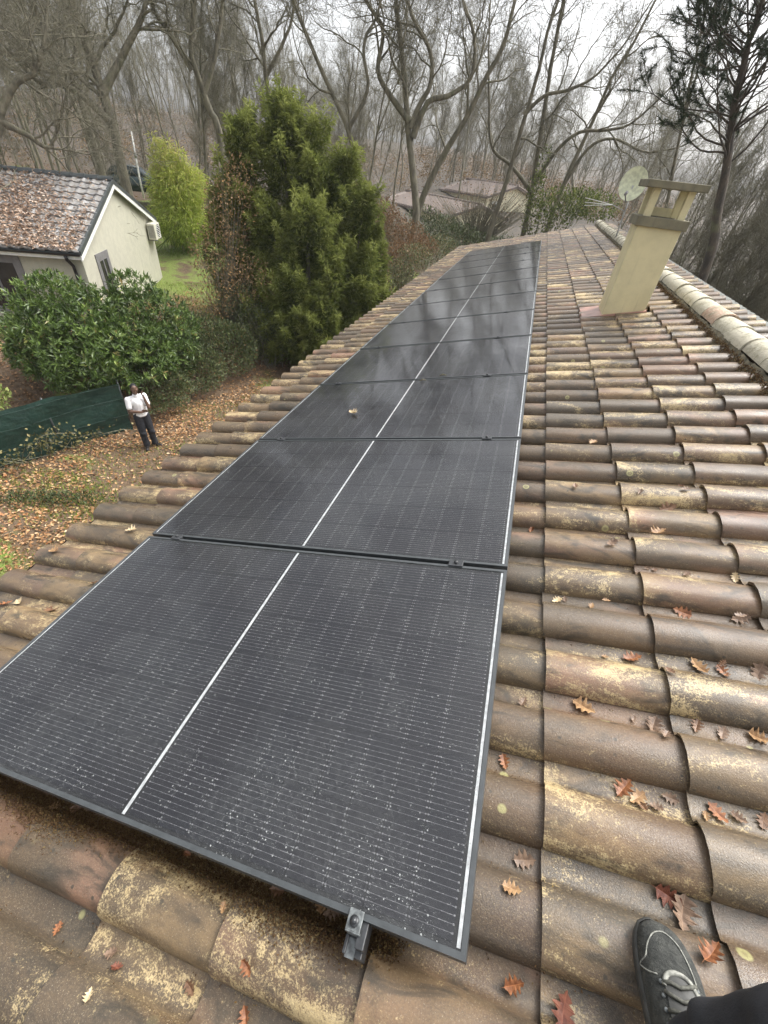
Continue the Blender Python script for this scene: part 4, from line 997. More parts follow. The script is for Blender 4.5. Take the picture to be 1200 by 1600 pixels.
def place_tree(ms, loc, rz=0, sc=1.0, lab=None, group=None, name='bare_tree', tilt=0.0, tz=0.0):
    M = T(*loc) @ Matrix.Rotation(tz, 4, 'Z') @ Matrix.Rotation(tilt, 4, 'X') @ Matrix.Rotation(rz, 4, 'Z') @ Matrix.Scale(sc, 4)
    root = thing(name, lab, 'tree', M, group); link('trunk', ms[0], None, root); link('branches', ms[1], None, root); return root
def dress(ms, mt, mb): ms[0].materials.append(MT[mt]); ms[1].materials.append(MT[mb]); return ms
# trees that can be told apart: trunk lines followed at their own distance
def hero(lab, D, lines, seed, r0, **kw):
    first = lines[0][0]; o = at_d(first[0], first[1], D); o[2] = min(float(gz(o[0], o[1])), o[2] - .2)
    tr = []
    for j, ln in enumerate(lines):
        pts = [at_d(x, y, D + (dd if len(q) > 2 else 0)) - o for q in [None] for (x, y, *rest_) in ln for dd in [rest_[0] if rest_ else 0] for q in [(x, y, dd)]]
        if j == 0: pts = [np.array([0, 0, -.3])] + pts
        ext = pts[-1] - pts[-2]; pts.append(pts[-1] + ext * .9 + np.array([0, 0, .8])); pts.append(pts[-1] + ext * .7 + np.array([0, 0, 1.2]))
        rr = r0 * (1 if j == 0 else .62); tr.append((pts, rr, rr * .22))
    ms = dress(tree_meshes(seed, tr, **kw), 'bark', 'twig'); return place_tree(ms, o, lab=lab, name='bare_tree')
HK = dict(lim=(9, 7, 6, 4), lens=(3.4, 1.9, 1.0, .5), tmin=.3, wander=(.22, .26, .3, .3), up=(.12, .08, .04, .02), rmin=.006)
hero('big bare oak with forked crooked limbs behind the yew', 27, [[(650, 340), (645, 270), (640, 215), (636, 150), (628, 60), (622, 0)], [(641, 200), (655, 165), (672, 130), (668, 80), (640, 30)], [(645, 215), (668, 160), (700, 150), (735, 125), (740, 60), (720, 0)], [(640, 190), (610, 150), (590, 110), (600, 50), (570, 0)]], 11, .21, **HK)
hero('bare tree leaning right beside the forked oak', 29, [[(648, 350), (668, 290), (700, 230), (728, 185), (760, 120), (785, 70), (800, 10)]], 12, .20, **HK)
hero('slender bare tree crossing the yellow far house', 33, [[(765, 362), (782, 310), (800, 250), (815, 190), (835, 120), (850, 50), (865, 0)], [(818, 180), (850, 150), (890, 140), (930, 120)]], 13, .17, **HK)
hero('ivy foot bare tree right of the far houses', 34, [[(820, 358), (832, 300), (844, 225), (856, 150), (868, 75), (880, 10)], [(836, 285), (870, 235), (905, 205), (945, 200), (985, 190)], [(830, 300), (800, 260), (770, 230), (765, 160)]], 14, .19, **HK)
hero('bare tree with a long limb arching over the far wood', 38, [[(858, 350), (880, 290), (905, 235), (930, 180), (955, 120), (985, 70)], [(880, 290), (920, 230), (960, 215), (1005, 235)]], 15, .18, **HK)
hero('thick pale bare trunk right behind the bungalow ridge', 27, [[(195, 285), (178, 210), (160, 145), (138, 85), (115, 20), (100, -30)], [(160, 145), (190, 90), (215, 40), (230, 0)], [(172, 190), (130, 150), (95, 130), (60, 125)]], 16, .24, **HK)
hero('bare trunk leaning left beside the thick pale trunk', 30, [[(160, 270), (140, 200), (118, 130), (85, 60), (60, 10)]], 17, .18, **HK)
hero('bare forked tree left of the yew top', 28, [[(345, 220), (328, 175), (310, 125), (297, 85), (300, 30), (302, 0)], [(318, 150), (335, 95), (345, 40), (350, 0)], [(300, 110), (270, 60), (240, 10)]], 18, .17, **HK)
hero('straight bare tree rising behind the yew top', 32, [[(425, 190), (415, 120), (410, 60), (400, 0)], [(415, 120), (440, 70), (455, 20)]], 19, .16, **HK)
hero('dark bare tree right of the yew with crooked branches', 26, [[(575, 330), (560, 260), (540, 190), (505, 110), (478, 40), (465, 0)], [(545, 200), (575, 140), (570, 70), (590, 20)]], 20, .14, **HK)
hero('bare tree with lichened boughs at the left edge', 22, [[(-10, 260), (0, 190), (-15, 120), (-30, 40)], [(0, 190), (40, 210), (75, 232)], [(0, 175), (25, 130), (60, 100)]], 21, .17, **HK)

# a set of wood trees, each mesh shared by several copies
def wood_mesh(seed, H, lean, r0, **kw):
    r = np.random.default_rng(seed); pts = [np.array([0, 0, -.4])]; d = np.array([lean, 0, 1.0])
    for i in range(6): pts.append(pts[-1] + d * H / 6); d = d + np.array([r.normal(0, .10), r.normal(0, .10), 0])
    tr = [(pts, r0, r0 * .18)]
    if seed % 2:
        f = pts[2] * .5 + pts[3] * .5; a = r.random() * 6.28; q = [f]
        for i in range(4): q.append(q[-1] + np.array([.5 * math.cos(a), .5 * math.sin(a), 1.0]) * H / 8 + r.normal(0, .15, 3))
        tr.append((q, r0 * .6, r0 * .15))
    return dress(tree_meshes(seed, tr, **kw), 'bark2' if seed % 3 else 'bark', 'twig' if seed % 3 else 'twig2')
WK = dict(lim=(13, 7, 5, 4), lens=(3.2, 1.8, 1.0, .55), tmin=.22, wander=(.14, .18, .22, .22), up=(.2, .12, .08, .04), rmin=.006)
WOOD = [wood_mesh(100 + s, h, l, r_, **WK) for s, (h, l, r_) in enumerate([(17, .05, .10), (20, .0, .125), (15, .12, .08), (18, -.06, .095), (13, .08, .06), (21, .03, .14)])]
SAP = [wood_mesh(120 + s, h, .05, r_, lim=(16, 5, 5, 3), lens=(1.7, .9, .5, .3), tmin=.08, wander=(.12, .15, .2, .2), up=(.45, .25, .15, .1), rmin=.007) for s, (h, r_) in enumerate([(8, .055), (10, .07), (6.5, .045)])]
def blocked(x, y):
    q = np.array(BM.inverted()) @ np.array([x, y, 0, 1]); 
    if -HL - 1 < q[0] < 1.5 and -1.5 < q[1] < WID + 1.5: return True
    if -4.5 < x < 6.5 and y < 20: return True
    if np.hypot(x - yo[0], y - yo[1]) < 3.2 or np.hypot(x - bb[0], y - bb[1]) < 2.5 or np.hypot(x - co[0], y - co[1]) < 3: return True
    return False
WL = {'l': 'bare trees packed in the wood left of and behind the yew', 'm': 'bare trees in the misty wood beyond the end of the roof', 'r': 'bare trees in the wood right of the chimney'}
def lab_for(x, y, D, kind, sc):
    px = pj(np.array([[x, y, float(gz(x, y)) + 6.0]]))[0][0]
    where = ('at the left edge above the bungalow roof', 'above the right end of the bungalow ridge', 'above the bright bamboo clump', 'behind the yew tree', 'around the forked oak', 'above the far houses', 'above the satellite dish', 'behind the chimney cap', 'at the right edge past the chimney')[int(np.searchsorted([105, 215, 310, 540, 700, 870, 1000, 1105], px))]
    row = 'front row' if D < 34 else 'middle rows' if D < 58 else 'back rows'
    size = ('leafless sapling', 'slim bare tree', 'tall bare tree')[kind if kind == 0 else (1 if sc < .95 else 2)]
    return '%s in the %s %s' % (size, row, where), 'bare trees of the wood, %s %s' % (row, where)
placed = []
def put_wood(n, az0, az1, d0, d1, pool, smin, smax, mind, seed):
    r = np.random.default_rng(seed); k = 0; tries = 0
    while k < n and tries < n * 30:
        tries += 1; az = rad(r.uniform(az0, az1)); D = math.sqrt(r.uniform(d0 ** 2, d1 ** 2)); x = CAM[0] + D * math.sin(az); y = CAM[1] + D * math.cos(az)
        if blocked(x, y) or any((x - a) ** 2 + (y - b) ** 2 < mind ** 2 for a, b in placed): continue
        if -11 < math.degrees(az) < 3 and D < 56: continue        # the open sight line to the far houses
        q = pj(np.array([[x, y, float(gz(x, y)) + h] for h in (1, 6, 11)]))
        if not any(-60 < a < 1260 and -40 < b < 700 for a, b, c in q): continue
        s_ = r.uniform(smin, smax); lb, g_ = lab_for(x, y, D, 0 if pool is SAP else 1, s_)
        place_tree(pool[r.integers(len(pool))], (x, y, float(gz(x, y))), r.uniform(0, 6.28), s_, lb, g_, tilt=r.normal(0, .05), tz=r.uniform(0, 6.28)); placed.append((x, y)); k += 1
put_wood(15, -70, -44, 28, 48, WOOD, .75, 1.05, 2.2, 1)
put_wood(9, -44, -30, 29, 48, WOOD, .5, .65, 2.2, 13)
put_wood(7, -30, -12, 30, 48, WOOD, .55, .7, 2.5, 11)
put_wood(17, -70, -44, 48, 95, WOOD, .75, 1.0, 3.0, 2)
put_wood(13, -44, -24, 48, 95, WOOD, .55, .75, 3.0, 14)
put_wood(7, -24, -8, 50, 90, WOOD, .6, .85, 4.0, 12)
put_wood(22, -12, 14, 58, 110, WOOD, .6, .85, 3.0, 3)
put_wood(8, 12, 62, 24, 42, WOOD, .6, .95, 2.2, 4)
put_wood(14, 8, 60, 42, 95, WOOD, .6, .85, 2.6, 5)
put_wood(46, 14, 66, 10, 26, SAP, .65, 1.0, .7, 6)
put_wood(30, -68, -16, 26, 45, SAP, .7, 1.1, 1.2, 7)
put_wood(12, -14, 12, 58, 75, SAP, .8, 1.2, 1.2, 8)
# the far wood beyond, one mass of trunks and twigs
def far_wood(n, r0, r1, seed):
    r = np.random.default_rng(seed); az = rad(1) * r.uniform(-68, 60, n); D = np.sqrt(r.uniform(r0 ** 2, r1 ** 2, n)); x = D * np.sin(az); y = D * np.cos(az); z = gz(x, y); H = np.where((az > rad(-26)) & (az < rad(14)), r.uniform(7, 11, n), r.uniform(12, 19, n))
    P0 = np.stack([np.stack([x + r.normal(0, .25, n) * q, y + r.normal(0, .25, n) * q, z - .5 + H * q / 5], -1) for q in range(6)], 1); R0 = np.linspace(.16, .04, 6)[None] * r.uniform(.6, 1.2, (n, 1))
    P1, R1 = spawn(P0, R0, 14, .15, 3.6, 42, 4, .2, .25, r, .5, .35, .022); P2, R2 = spawn(P1, R1, 7, .15, 1.7, 45, 2, .2, .1, r, .6, .5, .017)
    V, F, o = [], [], 0
    for P, R, k in ((P0, R0, 4), (P1, R1, 3), (P2, R2, 3)):
        v, f = tubes_np(P, R, k); V.append(v); F.append(f + o); o += len(v)
    me = np_mesh('wood', np.concatenate(V), np.concatenate(F)); me.materials.append(MT['bark2']); tag(link('wood', me), 'bare grey wood closing the view in the distance', None, None, 'stuff')
far_wood(420, 85, 190, 5)
# low growth of the wood floor
def scrub(n, az0, az1, d0, d1, hh, seed, mat, lab, tint, L=.16, per=60):
    r = np.random.default_rng(seed); az = rad(1) * r.uniform(az0, az1, n); D = np.sqrt(r.uniform(d0 ** 2, d1 ** 2, n)); x = CAM[0] + D * np.sin(az); y = CAM[1] + D * np.cos(az)
    k = np.array([not blocked(a, b) for a, b in zip(x, y)]); x, y = x[k], y[k]; n = len(x); h = hh * r.uniform(.4, 1.2, n)
    P = np.repeat(np.stack([x, y, gz(x, y)], 1), per, 0) + r.normal(0, .45, (n * per, 3)) * np.array([1, 1, 0]); hz = np.repeat(h, per) * r.random(n * per); P[:, 2] += hz
    m_ = len(P); D_ = unit(r.normal(size=(m_, 3)) * np.array([1, 1, .5]) + np.array([0, 0, .4])); t = np.clip(r.normal(tint, .22, m_) + np.repeat(r.normal(0, .12, n), per), 0, 1)
    o = scatter('undergrowth', P, D_, unit(r.normal(size=(m_, 3))), r.uniform(.6, 1.2, m_) * L, r.uniform(.35, .6, m_) * L, t, MT[mat], shape='flake', curl=.1); tag(o, lab, None, None, 'stuff')

scrub(900, -68, -14, 26, 95, 1.6, 31, 'tan', 'brown undergrowth on the floor of the wood behind the bungalow', .38)
scrub(260, 8, 62, 10, 45, 2.2, 32, 'cotone', 'dark undergrowth in the wood right of the house', .35)
scrub(160, -22, -9, 19, 34, 1.2, 33, 'rust', 'rust coloured undergrowth between the yew and the roof end', .4, .13)
scrub(160, -20, -6, 17, 40, 1.0, 34, 'cotone', 'green brown undergrowth beyond the yew', .6, .12)
scrub(500, -14, 12, 58, 120, 2.0, 36, 'tan', 'brown undergrowth in the far misty wood', .3, .22)
scrub(120, -12, 8, 22, 40, 1.0, 35, 'cotone', 'low dark undergrowth beyond the roof end', .5, .14)
# hedge and shrubs before the far house
hg = at_d(735, 352, 35.0); hg[2] = float(gz(hg[0], hg[1]))
bush('clipped_hedge', 'dark green hedge in front of the yellow far house', 'hedge', hg, [blob(x_, y_, D_, hg, (1.5, 1.1, 1.0)) for x_, y_, D_ in ((664, 348, 35), (690, 362, 35), (718, 376, 34.5), (750, 390, 34), (690, 374, 34), (780, 397, 33.5), (806, 400, 33))], 9000, .15, .5, MT['cotone'], .4, .6, stems=14, tintbase=.42)
iv = at_d(845, 345, 32.0); iv[2] = float(gz(iv[0], iv[1]))
bush('ivy_shrub', 'dark green ivy and shrub mass right of the far houses', 'shrub', iv, [blob(840, 340, 32, iv, (1.0, .8, 1.3)), blob(875, 325, 33, iv, (1.4, 1.0, 1.1)), blob(905, 318, 34, iv, (1.2, 1.0, .8)), blob(838, 295, 32.5, iv, (.5, .5, .9)), blob(850, 255, 33, iv, (.3, .3, .9)), blob(930, 322, 35, iv, (1.6, 1., .8))], 5200, .17, .5, MT['yew'], .2, .35, stems=26, tintbase=.22)
rs = at_d(635, 350, 25.0); rs[2] = float(gz(rs[0], rs[1]))
twiggy('rust_shrub', 'rust brown shrub between the yew and the forked oak', 'shrub', rs, [blob(610, 350, 25, rs, (.9, .8, .7)), blob(640, 370, 24, rs, (.9, .8, .7)), blob(600, 330, 26, rs, (.7, .7, .6)), blob(660, 385, 23, rs, (.8, .7, .5)), blob(625, 400, 22, rs, (.8, .7, .6))], 170, 5200, .10, MT['rust'])
gs = at_d(640, 420, 20.5); gs[2] = float(gz(gs[0], gs[1]))
twiggy('lichen_shrub', 'straggly grey green shrub against the eave near the roof end', 'shrub', gs, [blob(650, 400, 21, gs, (.8, .7, .5)), blob(690, 385, 24, gs, (.9, .8, .5)), blob(620, 430, 20, gs, (.8, .8, .6)), blob(600, 455, 19, gs, (.6, .6, .5))], 160, 4200, .08, MT['cotone'], tint=.7)
fs = at_d(745, 350, 37.0); fs[2] = float(gz(fs[0], fs[1]))
twiggy('bare_shrub', 'tall twiggy bare shrub screening the yellow far house', 'shrub', fs, [blob(x_, y_, 37, fs, (1.3, 1.0, 1.2)) for x_, y_ in ((680, 325), (715, 330), (750, 325), (790, 325), (825, 315), (735, 305), (775, 300))], 420, 900, .12, MT['tan'], r0=.022)
# evergreen with dark needles at the top right
pn = at_d(1120, 480, 15.0); pn[2] = float(gz(pn[0], pn[1]))
def pine(o, D):
    root = thing('pine_tree', 'dark pine with needle clumps at the upper right corner', 'tree', T(*o))
    r = np.random.default_rng(77)
    spine = [at_d(x, y, D) - o for x, y in ((1100, 430), (1125, 330), (1145, 230), (1165, 130), (1190, 40), (1210, -40))]; spine = [np.array([0, 0, -.3])] + spine
    P0 = smooth_path(spine, 26, .02, r)[None]; R0 = np.linspace(.13, .04, 26)[None]
    P1, R1 = spawn(P0, R0, 64, .45, 2.9, 66, 8, .14, .12, r, .34, .3, .010); P2, R2 = spawn(P1, R1, 8, .35, .95, 42, 4, .18, .12, r, .55, .4, .008)
    V, F, o_ = [], [], 0
    for P, R, k in ((P0, R0, 8), (P1, R1, 5), (P2, R2, 3)):
        v, f = tubes_np(P, R, k); V.append(v); F.append(f + o_); o_ += len(v)
    me = np_mesh('trunk', np.concatenate(V), np.concatenate(F)); me.materials.append(bark('pine_bark', (.050, .042, .034), (.095, .075, .055))); link('trunk', me, None, root)
    k = r.random(len(P2)) < .85; E_ = P2[k]; m_ = len(E_); per = 110; s_ = r.uniform(.35, 1.0, (m_, per)); f = s_ * (E_.shape[1] - 1); i = np.clip(f.astype(int), 0, E_.shape[1] - 2); w_ = (f - i)[..., None]
    bi = np.arange(m_)[:, None]; Q = (E_[bi, i] * (1 - w_) + E_[bi, i + 1] * w_).reshape(-1, 3); tn = unit(E_[bi, i + 1] - E_[bi, i]).reshape(-1, 3); n_ = len(Q)
    scatter('needles', Q, unit(tn * .8 + unit(r.normal(size=(n_, 3))) * .8), unit(r.normal(size=(n_, 3))), r.uniform(.10, .17, n_), .011, np.clip(r.normal(.45, .2, n_), 0, 1), MT['pine'], root, None, 'tri')
pine(pn, 15.0)

# ------------------------------------------------------------------ PERSON IN THE GARDEN
MT['skin'] = plain('dark_skin', (.12, .068, .045), .5, .15, 20)
MT['shirt'] = plain('white_cotton', (.80, .79, .80), .8, .04, 20)
MT['trouser'] = plain('black_trouser_cloth', (.018, .020, .026), .75, .3, 30)
MT['hair'] = plain('black_hair', (.008, .008, .009), .8, .3, 60)
MT['blackshoe'] = plain('black_shoe_leather', (.018, .016, .015), .4, .3, 40)
def remeshed(m, name, mat, parent, vox, smooth=4, M=None):
    o = m.obj(name, mat, parent, M); r = o.modifiers.new('Remesh', 'REMESH'); r.mode = 'VOXEL'; r.voxel_size = vox; r.use_smooth_shade = True
    s_ = o.modifiers.new('Smooth', 'SMOOTH'); s_.factor = .5; s_.iterations = smooth; return o
po = gpt(236, 697)
PM = T(po[0], po[1], po[2]) @ Matrix.Rotation(rad(-24), 4, 'Z')
man = thing('person', 'man in a white t-shirt and black trousers with one hand raised to his ear', 'person', PM)
b = MB()   # x forward, y to his left, z up
J = lambda *a: np.array(a, float)
hipz = .90
b.ball((0, 0, .97), (.115, .155, .13)); b.cap((0, 0, 1.0), (.0, 0, 1.26), .112, .122); b.ball((-.005, 0, 1.31), (.105, .17, .12)); b.cap((-.01, -.15, 1.39), (-.01, .15, 1.39), .055, .055)
b.cap((0, 0, 1.42), (.03, 0, 1.56), .058, .052)
hd = J(.045, -.0, 1.645); HM = Matrix.Rotation(rad(-14), 4, 'Z') @ Matrix.Rotation(rad(16), 4, 'Y')
b.ball(hd, (.098, .077, .118), 16, 12, HM)
def hp(x, y, z): return hd + np.array(HM @ Vector((x, y, z)))
b.ball(hp(.035, 0, -.075), (.055, .052, .045), 12, 8, HM); b.cap(hp(.088, 0, .012), hp(.108, 0, -.022), .012, .017); b.ball(hp(.085, 0, -.058), (.016, .028, .008), 10, 6, HM); b.ball(hp(.085, 0, -.07), (.016, .024, .008), 10, 6, HM)
for s_ in (-1, 1): b.ball(hp(-.005, .078 * s_, -.01), (.022, .011, .034), 8, 6, HM); b.ball(hp(.083, .034 * s_, .032), (.014, .022, .008), 8, 6, HM)
def limb(p, q, r, *rr): b.cap(p, q, r, rr[0])
# legs
for s_, kn, an in ((-1, J(.04, -.11, .50), J(.02, -.095, .09)), (1, J(.05, .10, .50), J(.03, .115, .09))):
    b.cap((0, .085 * s_, .92), kn, .092, .062); b.cap(kn, an, .060, .042)
    t = J(math.cos(s_ * .45), math.sin(s_ * .45) , 0); b.cap(an - J(0, 0, .04), an + t * .15 - J(0, 0, .055), .04, .032)
# arms: right forearm across the belly, left hand up at the ear
rs_, re_, rw_ = J(-.01, -.20, 1.40), J(.05, -.250, 1.12), J(.235, -.06, 1.115)
ls_, le_, lw_ = J(-.01, .20, 1.40), J(.18, .165, 1.16), J(.125, .135, 1.42)
for a_, c_, d_ in ((rs_, re_, rw_), (ls_, le_, lw_)): b.cap(a_, c_, .056, .044); b.cap(c_, d_, .043, .029)
def hand(wr, dr, side, curl):
    dr = unit(dr); sd = unit(side); nn = np.cross(dr, sd); pc = wr + dr * .075
    for y in (-.026, -.009, .009, .026): b.cap(wr + sd * y * .5, wr + dr * .085 + sd * y, .015, .0125, 8)
    for y, L in ((-.030, .062), (-.010, .076), (.010, .080), (.030, .072)):
        p0 = wr + dr * .088 + sd * y; p1 = p0 + (dr * math.cos(curl) + nn * math.sin(curl)) * L * .5; p2 = p1 + (dr * math.cos(curl * 2.1) + nn * math.sin(curl * 2.1)) * L * .5
        b.cap(p0, p1, .0095, .0085, 8); b.cap(p1, p2, .0085, .007, 8)
    p0 = wr + dr * .03 + sd * .03; p1 = p0 + unit(dr * .7 + sd * .6 + nn * .4) * .045; b.cap(p0, p1, .0125, .0105, 8); b.cap(p1, p1 + unit(dr + nn * .5) * .032, .010, .008, 8)
hand(rw_, J(.10, .95, .15), J(.1, -.1, 1), .55)
hand(lw_, J(-.25, -.22, .95), J(1, -.1, .2), .5)
body_ = remeshed(b, 'body', MT['skin'], man, .0065, 3)
c = MB(); c.cap((0, 0, 1.00), (0, 0, 1.26), .138, .150); c.ball((0, 0, .955), (.138, .168, .07)); c.ball((-.005, 0, 1.31), (.128, .192, .14)); c.cap((-.01, -.15, 1.395), (-.01, .15, 1.395), .070, .070); c.cap((.0, 0, 1.40), (.012, 0, 1.475), .085, .068)
c.cap(rs_, rs_ + (re_ - rs_) * .66, .066, .066); c.cap(ls_, ls_ + (le_ - ls_) * .66, .066, .066)
for k in range(7): A = k * .9; c.cap((.10 * math.cos(A), .15 * math.sin(A), .98), (.12 * math.cos(A + .4), .16 * math.sin(A + .4), 1.12), .03, .022)
remeshed(c, 'tee_shirt', MT['shirt'], man, .009, 4)
c = MB(); c.ball((0, 0, .955), (.125, .165, .10))
for s_, kn, an in ((-1, J(.04, -.11, .50), J(.02, -.095, .09)), (1, J(.05, .10, .50), J(.03, .115, .09))):
    c.cap((0, .085 * s_, .92), kn, .112, .090); c.cap(kn, an + J(0, 0, .02), .088, .076); c.cap(an + J(.01, 0, .12), an + J(.01, 0, .02), .080, .084); c.cap(kn + J(.02, 0, -.03), kn + J(.03, .02, -.06), .086, .07)
remeshed(c, 'trousers', MT['trouser'], man, .010, 4)
c = MB(); c.ball(hp(-.026, 0, .034), (.086, .081, .096), 16, 12, HM); hr = remeshed(c, 'hair', MT['hair'], man, .008, 2)
cut = MB(); 
for s_, an in ((-1, J(.02, -.095, .09)), (1, J(.03, .115, .09))):
    t = J(math.cos(s_ * .45), math.sin(s_ * .45), 0); c = MB(); c.cap(an - J(0, 0, .035) - t * .05, an + t * .19 - J(0, 0, .05), .048, .040); c.cap(an - t * .06 - J(0, 0, .062), an + t * .20 - J(0, 0, .068), .040, .038)
    remeshed(c, 'shoe', MT['blackshoe'], man, .009, 3)

# ------------------------------------------------------------------ PHOTOGRAPHER'S FOOT AND LEG ON THE TILES
MT['suede'] = (lambda g: (g.set(Base_Color=g.mix(g.map(g.noise(g.pos(), 50, 4), .3, .7), (.028, .030, .027), (.060, .062, .055)), Roughness=.8), g.bump(g.math('ADD', g.noise(g.pos(), 500, 3), g.math('MULTIPLY', g.noise(g.pos((1, 1.5, 1)), 60, 4, .6, 1.5), 2.5)), .7, .004))[0])(G('black_suede'))
MT['rubber'] = plain('dark_rubber', (.05, .05, .046), .6, .3, 60)
MT['piping'] = plain('grey_piping', (.25, .25, .22), .8, .45, 120)
MT['lace'] = plain('grey_lace', (.085, .085, .07), .8, .4, 200)
MT['jean'] = (lambda g: (g.set(Base_Color=g.mix(g.map(g.noise(g.pos(), 25, 4), .3, .7), (.010, .011, .014), (.022, .024, .029)), Roughness=.85), g.bump(g.noise(g.pos((1, 1, 1)), 320, 3), .4, .002))[0])(G('black_trouser_twill'))
SH = roofM(.372, .193, -.103) @ Matrix.Rotation(rad(93.5), 4, 'Z') @ Matrix.Rotation(rad(4), 4, 'Y')   # x towards the toe, origin under the toe tip
ph = thing('person', 'foot in a black sneaker and dark trouser leg of the photographer standing on the tiles', 'person', SH)
SL = .295
prof = [(0, .003, .0), (-.003, .015, .012), (-.010, .0285, .024), (-.022, .039, .034), (-.042, .0475, .042), (-.07, .0525, .047), (-.105, .0540, .053), (-.14, .050, .062), (-.18, .043, .078), (-.22, .039, .092), (-.26, .037, .10), (-.285, .028, .10), (-.295, .012, .098)]
def sidey(x): return -.010 * math.sin(min(1, -x / .2) * math.pi) 
m = MB(); vs = []; k = 18
for x, hw, h in prof:
    for j in range(k):
        A = math.pi * j / (k - 1); cz = abs(math.sin(A)) ** .75
        vs.append((x, sidey(x) + hw * math.copysign(abs(math.cos(A)) ** .85, math.cos(A)), .022 + h * cz))
m.add(vs, [(i * k + j, i * k + j + 1, (i + 1) * k + j + 1, (i + 1) * k + j) for i in range(len(prof) - 1) for j in range(k - 1)], True)
shoe = m.obj('shoe', MT['suede'], ph)
sb = shoe.modifiers.new('Subdivision', 'SUBSURF'); sb.levels = 1; sb.render_levels = 2
m = MB(); n_ = len(prof); ol = [(x + .004 * (1 if x > -.02 else 0), sidey(x) + hw + .004) for x, hw, h in prof] + [(x - .002, sidey(x) - hw - .004) for x, hw, h in reversed(prof)]
nn_ = len(ol); vs = [(x, y, z) for z in (0, .014, .024, .0245) for x, y in ol]
vs[3 * nn_:] = [(x * .97 - .004, y * .9, .027) for x, y in ol]
m.add(vs, [(l * nn_ + i, l * nn_ + (i + 1) % nn_, (l + 1) * nn_ + (i + 1) % nn_, (l + 1) * nn_ + i) for l in range(3) for i in range(nn_)], True); m.add(vs[:nn_], [tuple(range(nn_))])
so_ = m.obj('sole', MT['rubber'], shoe)
def top(x, y):   # height of the upper at a place
    for (xa, ha, za), (xb, hb, zb) in zip(prof, prof[1:]):
        if xb <= x <= xa:
            f = (xa - x) / (xa - xb); hw = ha + (hb - ha) * f; h = za + (zb - za) * f; c_ = min(.999, abs((y - sidey(x)) / hw)) ** (1 / .85); return .022 + h * (math.sin(math.acos(c_)) ** .75)
    return .022
pth = [(-.175, -.041), (-.14, -.043), (-.10, -.0425), (-.065, -.037), (-.04, -.026), (-.026, -.008), (-.030, .012), (-.048, .027), (-.068, .0345), (-.078, .043), (-.090, .036), (-.094, .022)]
pp = smooth_path([(x, y, 0) for x, y in pth], 46, 0, rng); pp = [(q[0], q[1], top(q[0], q[1]) + .0008) for q in pp]
m = MB(); m.tube(pp, .0013, 6); m.obj('piping', MT['piping'], shoe)
m = MB(); vs = []
for x, hw in ((-.088, .018), (-.098, .024), (-.13, .024), (-.17, .024), (-.21, .024)):
    for y in np.linspace(-hw, hw, 7): vs.append((x, y + sidey(x), top(x, y + sidey(x)) + .003))
m.add(vs, [(i * 7 + j, i * 7 + j + 1, (i + 1) * 7 + j + 1, (i + 1) * 7 + j) for i in range(4) for j in range(6)], True); m.obj('tongue', MT['rubber'], shoe)
m = MB(); q = smooth_path([(-.108, .026, 0), (-.092, .016, 0), (-.088, -.002, 0), (-.096, -.020, 0), (-.125, -.033, 0)], 20, 0, rng); m.tube([(a[0], a[1] + sidey(a[0]), top(a[0], a[1] + sidey(a[0])) + .003) for a in q], .0045, 6); m.obj('eyestay', MT['piping'], shoe)
for k in range(5):
    x = -.104 - k * .019; m = MB(); q = [(x + .006 * (k % 2), .028, 0), (x, .014, 0), (x - .004, 0, 0), (x, -.014, 0), (x + .006 * ((k + 1) % 2), -.030, 0)]
    m.tube([(a[0], a[1] + sidey(a[0]), top(a[0], a[1] + sidey(a[0])) + .006) for a in q], .0034, 6); m.obj('lace', MT['lace'], shoe)
# leg: shin runs from the ankle up and to the right of the frame, thigh back towards the hip
inv = np.array((SH).inverted())
def loc(a, v, n): P = np.append(r2w(a, v, n), 1); return (inv @ P)[:3]
kn = [loc(.405, -.020, -.03), loc(.425, .002, .05), loc(.465, .018, .15), loc(.505, .018, .27), loc(.53, -.04, .38), loc(.49, -.22, .46), loc(.42, -.42, .50), loc(.32, -.62, .50)]
kr = [.072, .078, .076, .080, .088, .092, .098, .112]
kp = smooth_path(kn, 40, 0, rng); rr_ = np.interp(np.linspace(0, 7, 40), np.arange(8), kr)
rr_ = rr_ * (1 + .05 * np.sin(np.arange(40) * 1.9) + .03 * np.sin(np.arange(40) * 3.7 + 1))
m = MB(); m.tube(kp, list(rr_), 22)
m.v = [tuple(np.array(q) + .006 * np.array([math.sin(q[1] * 70 + q[2] * 40), math.sin(q[0] * 60 + q[2] * 55), 0])) for q in m.v]
for k in range(5):
    for sd_ in (-1, 1):
        x = -.104 - k * .019; y = .030 * sd_; me_ = MB(); zt = top(x, y + sidey(x)) + .003; me_.tube([(x, y + sidey(x), zt - .002), (x, y + sidey(x), zt + .0015)], .0035, 8); me_.obj('eyelet', MT['clamp_worn'], shoe)
lg = m.obj('trouser_leg', MT['jean'], ph); sb = lg.modifiers.new('Subdivision', 'SUBSURF'); sb.levels = 1; sb.render_levels = 1

